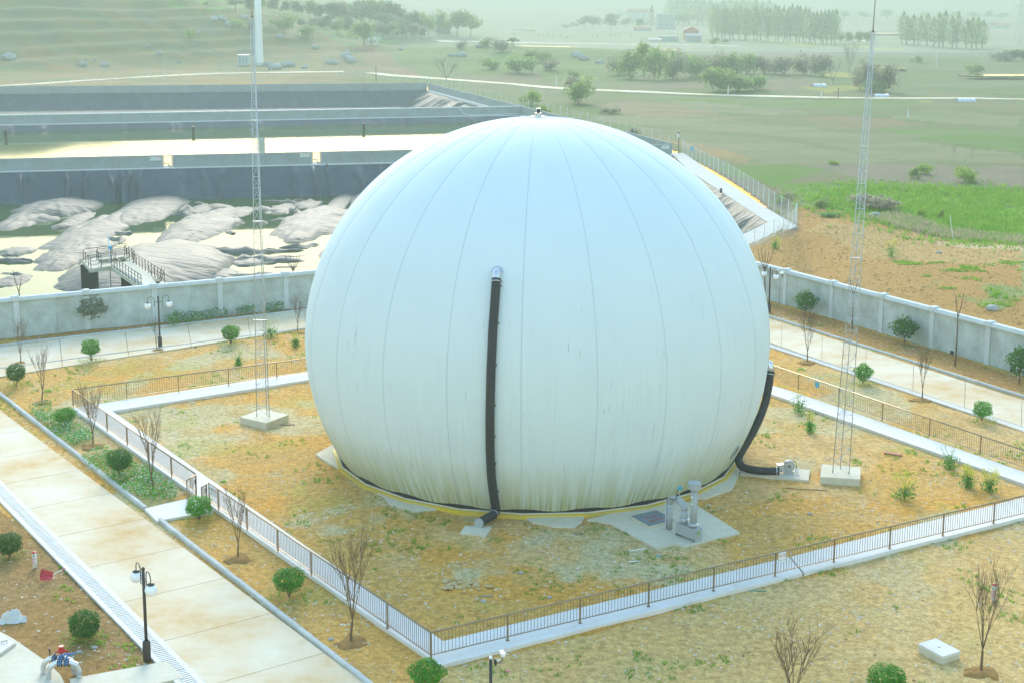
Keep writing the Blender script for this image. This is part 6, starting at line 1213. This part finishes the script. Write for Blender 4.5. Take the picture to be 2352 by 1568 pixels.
# bushes and trees on the green knolls
kn = [(1112, 110, 84, 34, 'bush', 'farleaf', 'green bush at the left of the green knolls'), (1058, 113, 90, 30, 'bush', 'farbrown', 'brownish bush left of the green knolls, by a boulder'), (1150, 120, 84, 44, 'bush', 'farbrown', 'tall brownish bush left of the knoll pine'), (1178, 108, 86, 38, 'pine', 'fardark', 'small dark pine standing alone on the knoll'), (1222, 142, 112, 56, 'bush', 'farleaf', 'green bush right of the knoll pine'), (1190, 168, 120, 70, 'bush', 'farleaf', 'wide green bush below the knoll pine'), (1130, 160, 128, 54, 'bush', 'farleaf', 'rounded green bush left below the knoll pine'), (1260, 162, 132, 42, 'bush', 'farbrown', 'grey-green bush on the knoll slope'), (1320, 178, 160, 34, 'bush', 'farleaf', 'low bush on the knoll slope above the lane'), (1255, 136, 118, 24, 'bush', 'farpale', 'small pale bush on the knoll top'),
      (1329, 238, 168, 66, 'bush', 'farleaf', 'tall leafy thicket straddling the lane'), (1312, 214, 172, 40, 'bush', 'farbrown', 'brown twiggy bush behind the thicket on the lane'), (1219, 241, 204, 50, 'bush', 'farpale', 'pale young saplings left of the lane thicket'), (1026, 190, 140, 92, 'bare', None, 'wide bare tree above the far lagoon corner'), (1252, 262, 240, 30, 'bush', 'farpale', 'yellow-green bush by the fence below the saplings'), (1404, 262, 242, 40, 'bush', 'farbrown', 'dark low bush at the edge of the ploughed plot'),
      (1478, 180, 98, 40, 'tree', 'farpale', 'bright tree top rising at the left of the long thicket'), (1450, 182, 112, 60, 'bush', 'farleaf', 'leafy bush at the left end of the long thicket'), (1420, 172, 122, 50, 'bush', 'farbrown', 'twiggy bush leftmost in the long thicket'), (1505, 186, 104, 64, 'bush', 'farleaf', 'tall bush in the left half of the long thicket'), (1545, 182, 112, 62, 'bush', 'farbrown', 'brownish bush in the middle of the long thicket'), (1590, 178, 114, 66, 'bush', 'farleaf', 'green bush in the middle of the long thicket'), (1632, 172, 114, 60, 'bush', 'farbrown', 'brown bush right of the middle of the long thicket'), (1675, 174, 118, 66, 'bush', 'farleaf', 'green bush toward the right of the long thicket'), (1716, 172, 120, 60, 'bush', 'farleaf', 'green bush near the right end of the long thicket'), (1755, 170, 124, 58, 'bush', 'farbrown', 'brown bush at the right end of the long thicket'),
      (1640, 212, 150, 84, 'bush', 'farleaf', 'low front bush of the thicket by the brown plot'), (1690, 210, 168, 84, 'bush', 'farleaf', 'low wide bush above the lane, left part'), (1738, 208, 170, 70, 'bush', 'farleaf', 'low wide bush above the lane, right part'), (1655, 186, 152, 40, 'bush', 'farpale', 'pale green bush rising over the low front bush'), (1800, 172, 128, 60, 'bush', 'farbrown', 'brown bush behind the yellow field, left'), (1848, 172, 118, 66, 'bush', 'farbrown', 'tall brown bush behind the yellow field'), (1890, 176, 122, 60, 'bush', 'farbrown', 'brown bush behind the yellow field, right'),
      (1913, 196, 148, 44, 'bare', None, 'small bare tree standing over the yellow field'), (1951, 182, 108, 48, 'bare', None, 'upright bare tree right of the yellow field'), (2000, 208, 132, 56, 'bush', 'farbrown', 'twiggy grey tree right of the mast, above the lane'), (2030, 212, 142, 48, 'bush', 'farbrown', 'twiggy grey bush rightmost above the lane'), (2012, 212, 180, 60, 'bush', 'farleaf', 'leafy low bush above the lane behind the mast'), (1975, 206, 150, 40, 'bush', 'farbrown', 'brown thin bush just left of the mast above the lane'), (2245, 172, 146, 40, 'bush', 'farleaf', 'round green bush among the far paddies, right'), (2320, 140, 112, 90, 'bush', 'fardark', 'dark bush mass at the right edge below the pylon'), (2106, 145, 126, 30, 'bush', 'farleaf', 'small green bush in the far paddies'), (1917, 378, 366, 26, 'bush', 'farpale', 'yellow-green low bush at the edge of the stubble'),
      (2222, 420, 378, 56, 'bush', 'farpale', 'bright yellow-green bush in the brown scrub at right'), (2118, 400, 374, 34, 'bush', 'farpale', 'yellow-green bush in the brown scrub, left one'), (2100, 410, 380, 30, 'bush', 'farleaf', 'green bush in the brown scrub below the stubble'), (2190, 368, 338, 12, 'bare', None, 'thin bare saplings standing in the stubble, left'), (2232, 368, 340, 12, 'bare', None, 'thin bare saplings standing in the stubble, right'), (2116, 500, 470, 20, 'bush', 'farpale', 'small pale sapling bush on the green slope'), (2160, 505, 475, 14, 'bush', 'farpale', 'thin pale sapling on the green slope, right'), (1884, 476, 448, 40, 'bush', 'farleaf', 'green weeds clump at the head of the gully'), (2020, 480, 440, 110, 'bush', 'farbrown', 'dull twiggy scrub behind the mast on the slope'), (1790, 468, 440, 22, 'bush', 'farpale', 'pale saplings by the end of the mesh fence'), (1905, 500, 486, 50, 'bush', 'leafmix', 'green clump on the red soil by the gully'), (1450, 316, 290, 40, 'bush', 'farbrown', 'thin bare bush behind the camera post')]
for x, yb, yt, w_, k, m, lb in kn: T_(x, yb, yt, w_, k, m, lb)
# village trees and poplar belts
vt = [(1342, 66, 36, 26, 'tree', 'fardark', 'dark round village tree, leftmost of three'), (1362, 66, 35, 28, 'tree', 'fardark', 'dark round village tree, middle of three'), (1402, 70, 32, 40, 'tree', 'fardark', 'dark round village tree, largest, rightmost of three'), (1470, 66, 44, 26, 'tree', 'fardark', 'dark tree below the white village house'), (1437, 64, 42, 26, 'tree', 'farbrown', 'brownish tree left of the white village house'), (1496, 62, 14, 22, 'conifer', 'fardark', 'dark pointed conifer between the white and grey village houses'), (1568, 62, 24, 32, 'tree', 'farleaf', 'pale tree just right of the grey village block'), (1640, 108, 86, 22, 'tree', 'farleaf', 'pale tree in front of the red house'), (1668, 102, 88, 14, 'tree', 'farleaf', 'small pale tree right of the red house'), (1320, 62, 50, 20, 'bush', 'farbrown', 'low bushes at the left of the village'), (1300, 64, 54, 18, 'bush', 'farbrown', 'lowest bush left of the village trees')]
for x, yb, yt, w_, k, m, lb in vt: T_(x, yb, yt, w_, k, m, lb)
for i, x in enumerate(range(1540, 1770, 15)): T_(x, 56 + (i % 3), 0 + (i * 5) % 9 - (4 if x < 1620 else 0), 38, 'poplar', 'poplarleaf', 'pale poplar in the faint belt behind the village, %s from the left' % ORD[i], 'poplars behind the village')
for i, x in enumerate(range(1636, 1850, 10)): T_(x + (i * 7) % 5, 90 + (x - 1636) * .042, 14 + (i * 11) % 9, 27, 'poplar', 'poplarleaf', 'poplar in the long belt beside the tree-lined road, %s from the red house' % ORD[i], 'poplars beside the tree-lined road')
for i, x in enumerate(range(1856, 1926, 9)): T_(x, 101 + i * .4, 24 + (i * 7) % 8, 27, 'poplar', 'poplarleaf', 'poplar in the short belt left of the mast, %s from the left' % ORD[i], 'poplars left of the mast')
for i, (x, yb, yt) in enumerate([(2073, 102, 32), (2083, 104, 42), (2096, 104, 38), (2112, 106, 40), (2128, 106, 36), (2142, 108, 44), (2154, 110, 34), (2168, 110, 30), (2184, 112, 42), (2198, 112, 34), (2219, 112, 48), (2232, 112, 44), (2244, 113, 46), (2256, 112, 52)]): T_(x, yb, yt, 30, 'poplar', 'poplarleaf', 'tall thin poplar in the open row right of the mast, %s from the left' % ORD[i], 'poplars right of the mast')
for i, (x, yb, w_) in enumerate([(1930, 102, 24), (1950, 104, 22), (1972, 104, 26), (1990, 104, 24)]): T_(x, yb, yb - 30, w_, 'tree', 'farleaf', 'pale round tree left of the mast in the far plain, %s from the left' % ORD[i], 'round trees on the far plain')
for i, x in enumerate((1938, 1985, 2038, 2120, 2196, 2238, 2270, 2300)): T_(x, 46, 22 + (i * 5) % 9, 22 + (i % 3) * 5, 'tree', 'farleaf', 'faint hazy tree on the horizon at right, %s from the mast' % ORD[i], 'faint horizon trees')
for i, (x, y) in enumerate([(1180, 82), (1236, 83), (1248, 83), (1259, 84), (1269, 84), (1288, 86), (1302, 90), (1323, 91), (1362, 86), (1372, 87), (1382, 87), (1402, 86), (1412, 86), (1422, 87), (1450, 86), (1484, 93), (1600, 98), (2010, 97)]): T_(x, y, y - 7, 3.2, 'conifer', 'fardark', 'tiny clipped cypress on the paddy banks, %s from the left' % ORD[i], 'cypresses along the paddy banks')
# rocks on the hill and knolls
ROCKS = [(828, 52, 3.2), (842, 54, 2.6), (860, 58, 3.0), (875, 60, 2.6), (560, 42, 3.0), (490, 46, 3.0), (502, 44, 3.2), (515, 48, 2.6), (527, 60, 4.0), (37, 239, 0), (455, 76, 1.4), (367, 125, 2.0), (410, 144, 1.6), (190, 151, 3.0), (242, 152, 2.8), (645, 88, 3.4), (722, 112, 3.2), (795, 130, 3.2), (800, 137, 3.0), (806, 142, 3.6), (798, 124, 2.2), (756, 146, 2.6), (770, 148, 2.6), (660, 156, 4.4), (640, 156, 3.6), (616, 152, 3.4), (630, 161, 4.4), (700, 158, 2.4), (1325, 130, 4.0), (1340, 138, 3.4), (1378, 146, 3.0), (1104, 110, 3.6), (1116, 108, 3.2), (921, 116, 2.0), (1038, 130, 2.6), (1060, 130, 3.4), (22, 137, 4.5), (340, 108, 1.8)]
ANCH = [(850, 56, 'between the pole and the wood'), (505, 46, 'on the hill crest'), (215, 150, 'around the three people'), (640, 156, 'right of the white pole foot'), (796, 134, 'beside the red earth scar'), (720, 100, 'below the yellow-green tree'), (1340, 138, 'on the grassy knoll right of the pine'), (1110, 109, 'by the knoll bushes'), (1050, 130, 'left of the knoll pine'), (400, 120, 'on the open hillside'), (22, 137, 'at the left edge of the hill foot')]
ROCKS = sorted([(min(range(len(ANCH)), key=lambda k: math.hypot(ANCH[k][0] - x, ANCH[k][1] - y)), x, y, s) for x, y, s in ROCKS if s]); cnt = {}; tot = {}
for k, x, y, s in ROCKS: tot[k] = tot.get(k, 0) + 1
for i, (k, x, y, s) in enumerate(ROCKS):
    cnt[k] = cnt.get(k, 0) + 1
    rock('boulder', 'grey boulder %s%s' % (ANCH[k][2], ', %s from the left there' % ORD[cnt[k] - 1] if tot[k] > 1 else ''), 'boulder', x, y, s * .62, 'rock', .62, 50 + i, 'boulders on the hill and knolls')
# three people working at the hill foot
def person(label, x, y, pose, cloth, hat):
    p = on(x, y); g = thing('person', label, 'person', (p.x, p.y, float(hz(p.x, p.y))), .4)
    J = {'stand': dict(pel=(0, 0, .92), ch=(0, 0, 1.35), nk=(0, 0, 1.5), hd=(0, -.02, 1.66), k=.5, fx=.13, fy=0), 'bend': dict(pel=(.1, .1, .9), ch=(-.28, -.12, 1.22), nk=(-.4, -.16, 1.3), hd=(-.52, -.2, 1.36), k=.5, fx=.13, fy=0), 'squat': dict(pel=(0, .15, .34), ch=(0, -.1, .78), nk=(0, -.16, .9), hd=(0, -.24, 1.02), k=.5, fx=.15, fy=-.1)}[pose]
    V = [J['pel'], J['ch'], J['nk'], J['hd'], (J['hd'][0], J['hd'][1], J['hd'][2] + .12)]; Rr = [.15, .17, .06, .10, .07]; E_ = [(0, 1), (1, 2), (2, 3), (3, 4)]
    for s in (-1, 1):
        i = len(V); kn_ = (s * .16, -.42, .5) if pose == 'squat' else (s * .12, -.03, .48); V += [(J['pel'][0] * .6 + s * .1, J['pel'][1] * .8, J['pel'][2] - .06), kn_, (s * J['fx'], .02, .07), (s * J['fx'], -.14, .04)]; Rr += [.10, .07, .045, .04]; E_ += [(0, i), (i, i + 1), (i + 1, i + 2), (i + 2, i + 3)]
        i = len(V); c = J['ch']; V += [(c[0] + s * .2, c[1], c[2] + .04), (c[0] + s * .24, c[1] - .12, c[2] - .24), (c[0] + s * .16, c[1] - .3, c[2] - .4), (c[0] + s * .15, c[1] - .36, c[2] - .44)]; Rr += [.06, .045, .035, .04]; E_ += [(1, i), (i, i + 1), (i + 1, i + 2), (i + 2, i + 3)]
    me = bpy.data.meshes.new('body'); me.from_pydata(V, E_, []); o = link('body', me); sk = o.modifiers.new('s', 'SKIN'); o.modifiers.new('u', 'SUBSURF').levels = 1
    for v, r in zip(me.skin_vertices[0].data, Rr): v.radius = (r, r)
    me.skin_vertices[0].data[0].use_root = True; bpy.context.view_layer.update(); me2 = bpy.data.meshes.new_from_object(o.evaluated_get(bpy.context.evaluated_depsgraph_get())); bpy.data.objects.remove(o); me2.materials.clear(); me2.materials.append(M[cloth]); link('body', me2, g)
    MB().lathe([(.2, 0), (.13, .05), (.11, .13), (0, .15)], 14, (J['hd'][0], J['hd'][1], J['hd'][2] + .02)).build('hat', M[hat], g, True)
person('person in dark clothes and a white hat bending at the hill foot', 198, 142, 'bend', 'plate', 'white'); person('person in dark clothes standing upright at the hill foot', 218, 143, 'stand', 'plate', 'white'); person('person crouching by a pale boulder at the hill foot', 195, 153, 'squat', 'plate', 'white')
# white tubular pole and its cabinet
p = on(596, 150); g = thing('pole_tower', 'tall tapering white tubular pole rising from a concrete base behind the lagoons', 'tower', (p.x, p.y, float(hz(p.x, p.y)))); MB().lathe([(2.4, -1.5), (2.2, .1), (1.3, .9), (1.2, .9)], 20).build('foundation', M['pad'], g); MB().lathe([(1.55, .9), (1.45, 1.4), (1.42, 8), (1.32, 18), (1.1, 41), (.0, 41.2)], 24).build('shaft', M['white'], g, True)
me = MB().tube([(0, -1.1, 0), (0, -1.62, 0)], .05, 5).mesh('step_bolt', M['greysteel'])
for k in range(26): b = link('step_bolt', me, g, (0, 0, 4 + k * 1.1)); b.rotation_euler = (0, 0, .35 * (-1) ** k)
p = on(560, 150); w_ = 25 * p.y / F_; g = thing('electrical_cabinet', 'pale blue-grey electrical cabinet with three doors beside the white pole', 'cabinet', (p.x, p.y, float(hz(p.x, p.y)))); h_ = 22 * p.y / F_; MB().box((0, 0, h_ / 2), (w_, 2.4, h_)).build('housing', M['cabinet'], g); MB().box((0, 0, h_ + .12), (w_ * 1.06, 2.7, .25)).build('roof', M['white'], g)
for k in range(3): d_ = MB().box((-w_ * .31 + k * w_ * .31, -1.22, h_ * .52), (w_ * .2, .05, h_ * .78)).build('door', M['greysteel'], g); MB().box((-w_ * .31 + k * w_ * .31 + w_ * .08, -1.27, h_ * .5), (.12, .06, .3)).build('handle', M['black'], d_)
MB().box((0, 0, -.3), (w_ * 1.08, 2.8, .7)).build('plinth', M['pad'], g)
# power poles and pylon
for x, yb, yt, lb, arm in [(864, 189, 154, 'wooden power pole with a crossarm above the lane fence', 1), (1278, 201, 175, 'thin grey pole beside the lane, left of the thicket', 0), (1672, 221, 196, 'thin white pole beside the lane below the long thicket', 0), (1925, 226, 203, 'short dark leaning pole beside the lane under the yellow field', 0), (1886, 226, 210, 'short pale post beside the lane under the yellow field', 0), (2151, 153, 118, 'thin pale pole among the far paddies', 0), (2086, 272, 252, 'short white lamp stake among the plots', 0), (1559 - 6, 100, 62, 'pale pole left of the red house', 1), (1277, 80, 40, 'faint pole in the far plain, left', 1), (1318, 84, 52, 'faint pole in the far plain near the village', 1)]:
    p = on(x, yb); H_ = (yb - yt) * p.y / F_; g = thing('utility_pole', lb, 'pole', (p.x, p.y, float(hz(p.x, p.y)))); MB().tube([(0, 0, -.3), (0, 0, H_)], [.16, .11], 7).build('pole', M['bark'] if 'dark' in lb or 'wooden' in lb else M['fencepost'], g)
    if arm: MB().box((0, 0, H_ - .6), (2.6, .14, .16)).build('crossarm', M['greysteel'], g)
def pylon(label, x, yb, yt):
    p = on(x, yb); H_ = (yb - yt) * p.y / F_; g = thing('pylon', label, 'pylon', (p.x, p.y, 0), .5); f = lambda t: 3.4 * (1 - t) ** 1.4 + .5; n = 12
    c = lambda k, t: Vector(((-1, 1, 1, -1)[k] * f(t) * .5, (-1, -1, 1, 1)[k] * f(t) * .5, H_ * t))
    for k in range(4): MB().tube([c(k, i / n) for i in range(n + 1)], .10, 5).build('leg', M['galv'], g)
    for i in range(n):
        mb = MB()
        for k in range(4): mb.tube([c(k, i / n), c((k + 1) % 4, (i + 1) / n)], .05, 4).tube([c((k + 1) % 4, i / n), c(k, (i + 1) / n)], .05, 4)
        mb.build('bracing', M['galv'], g)
    for t, w_ in ((.68, 5.5), (.8, 4.6), (.92, 3.8)): MB().tube([(-w_, 0, H_ * t), (0, 0, H_ * t + .5), (w_, 0, H_ * t)], .1, 4).tube([(-w_, 0, H_ * t), (w_, 0, H_ * t - .3)], .08, 4).build('crossarm', M['galv'], g)
pylon('steel lattice pylon at the top right corner', 2340, 106, -24); pylon('faint lattice pylon on the horizon behind the open poplar row', 2072, 40, -32); pylon('faint lattice pylon on the horizon left of the mast', 1968, 36, -30)
# houses
def house(label, x, yb, yt, wpx, dpt, wall_m, roof_m, rz=0., flat=False, wins=(), cat='house', floors=2, name='house'):
    p = on(x, yb); s = p.y / F_; W = wpx * s; Hh = (yb - yt) * s; g = thing(name, label, cat, (p.x, p.y + dpt / 2, float(hz(p.x, p.y))), rz); eh = Hh if flat else Hh * .72
    MB().box((0, 0, eh / 2 - .2), (W, dpt, eh + .4)).build('wall', M[wall_m], g)
    if flat: r = MB().box((0, 0, eh + .15), (W + .5, dpt + .5, .3)).build('roof', M[roof_m], g)
    else:
        e = .5; r = MB().add([(-W / 2 - e, -dpt / 2 - e, eh - .1), (W / 2 + e, -dpt / 2 - e, eh - .1), (W / 2 + e, dpt / 2 + e, eh - .1), (-W / 2 - e, dpt / 2 + e, eh - .1), (-W / 2 - e, 0, Hh), (W / 2 + e, 0, Hh)], [(0, 1, 5, 4), (2, 3, 4, 5), (1, 2, 5), (3, 0, 4), (0, 3, 2, 1)]).build('roof', M[roof_m], g)
    for wx, wz in wins: f = MB().box((wx * W, -dpt / 2 - .02, wz * eh), (1.5, .12, 1.6)).build('window', M['white'], g); MB().box((wx * W, -dpt / 2 - .1, wz * eh), (1.25, .06, 1.35)).build('pane', M['glassdark'], f)
    return g
w4 = [(-.3, .3), (0, .3), (.3, .3), (-.3, .72), (0, .72), (.3, .72)]
house('small house with an orange roof among pale trees behind the knolls', 1016, 76, 49, 34, 8, 'housegrey', 'roof', .1, wins=[(-.25, .6), (.25, .6)]); house('white village house with an orange roof, left of the dark conifer', 1466, 50, 22, 46, 12, 'housewall', 'roof', -.2, wins=w4); house('grey flat-roofed village block right of the dark conifer', 1530, 68, 34, 42, 12, 'housegrey', 'housewall', 0, True, w4, 'building', name='village_block')
house('white village building with a blue roof at the far left of the village', 1431, 36, 24, 26, 12, 'housewall', 'polytunnel', 0, True, [(-.2, .5), (.2, .5)], 'building', name='village_block'); house('long low village shed with an orange roof left of the grey block', 1476, 72, 62, 40, 6, 'housegrey', 'roof', 0); house('dark open-fronted shed left of the red house', 1536, 96, 85, 42, 8, 'housegrey', 'housewall', 0, True, (), 'shed', name='shed'); house('low heap-roofed hut on the lane left of the dark shed', 1504, 97, 89, 28, 6, 'housewall', 'housewall', .1, False, (), 'shed', name='shed'); house('small grey lean-to barn in front of the red house', 1594, 97, 78, 34, 8, 'housegrey', 'housegrey', 0, False, (), 'barn', name='barn')
house('red-walled house with a gable and a square tower by the far lane', 1588, 92, 62, 26, 9, 'redwall', 'roof', 1.57, wins=()); p = on(1608, 92); MB().box((0, 0, 4.2), (3.0, 4, 8.4)).build('tower', M['redwall'], bpy.data.objects['house.003' if 'house.003' in bpy.data.objects else 'house'], False) if False else None
house('low white sheds beyond the open poplar row at the right edge', 2262, 60, 46, 36, 10, 'housewall', 'polytunnel', 0, True, (), 'building', name='village_block'); house('hazy white farmhouse right of the open poplar row', 2300, 66, 54, 40, 9, 'housewall', 'roof', 0, False, [(-.2, .5), (.2, .5)])
for x, y, w_, lb in [(2023, 224, 34, 'white polythene tunnel on the lane just right of the mast'), (2217, 234, 42, 'white polythene tunnel on the lane near the right edge'), (1881, 200, 30, 'white polythene tunnel at the left end of the yellow field')]:
    p = on(x, y); W = w_ * p.y / F_; g = thing('poly_tunnel', lb, 'greenhouse', (p.x, p.y, float(hz(p.x, p.y))), .1, 'white polythene tunnels'); n = 8; V = [(sx * W / 2 * (1 if abs(sx) > .9 else 1), math.cos(t) * 1.2, math.sin(t) * .85 * (1 + .08 * math.sin(sx * 9))) for sx in (-1, -.5, 0, .5, 1) for t in [math.pi * k / n for k in range(n + 1)]]; m_ = n + 1
    MB().add(V, [(i * m_ + j, i * m_ + j + 1, (i + 1) * m_ + j + 1, (i + 1) * m_ + j) for i in range(4) for j in range(n)] + [tuple(range(m_)), tuple(range(5 * m_ - 1, 4 * m_ - 1, -1))]).build('film', M['polytunnel'], g, True)
    for k in range(5): MB().tube([(-W / 2 + W * k / 4, math.cos(t) * 1.23, math.sin(t) * .88) for t in [math.pi * j / 8 for j in range(9)]], .05, 4).build('hoop', M['greysteel'], g)

# ------------------------------------------------------------------ the hazy air
def haze():
    x0, x1, y0, y1, z0, z1 = -4500, 4500, -300, 12500, -6.5, 62
    o = MB().box(((x0 + x1) / 2, (y0 + y1) / 2, (z0 + z1) / 2), (x1 - x0, y1 - y0, z1 - z0)).build('haze', [])
    m = bpy.data.materials.new('haze'); m.use_nodes = True; t = m.node_tree; t.nodes.remove(t.nodes['Principled BSDF']); v = t.nodes.new('ShaderNodeVolumePrincipled')
    v.inputs['Color'].default_value = (*HAZE_COLOR, 1); v.inputs['Density'].default_value = HAZE_DENSITY; v.inputs['Anisotropy'].default_value = .3
    t.links.new(v.outputs[0], t.nodes['Material Output'].inputs['Volume']); o.data.materials.append(m); return tag(o, kind='stuff')
haze()
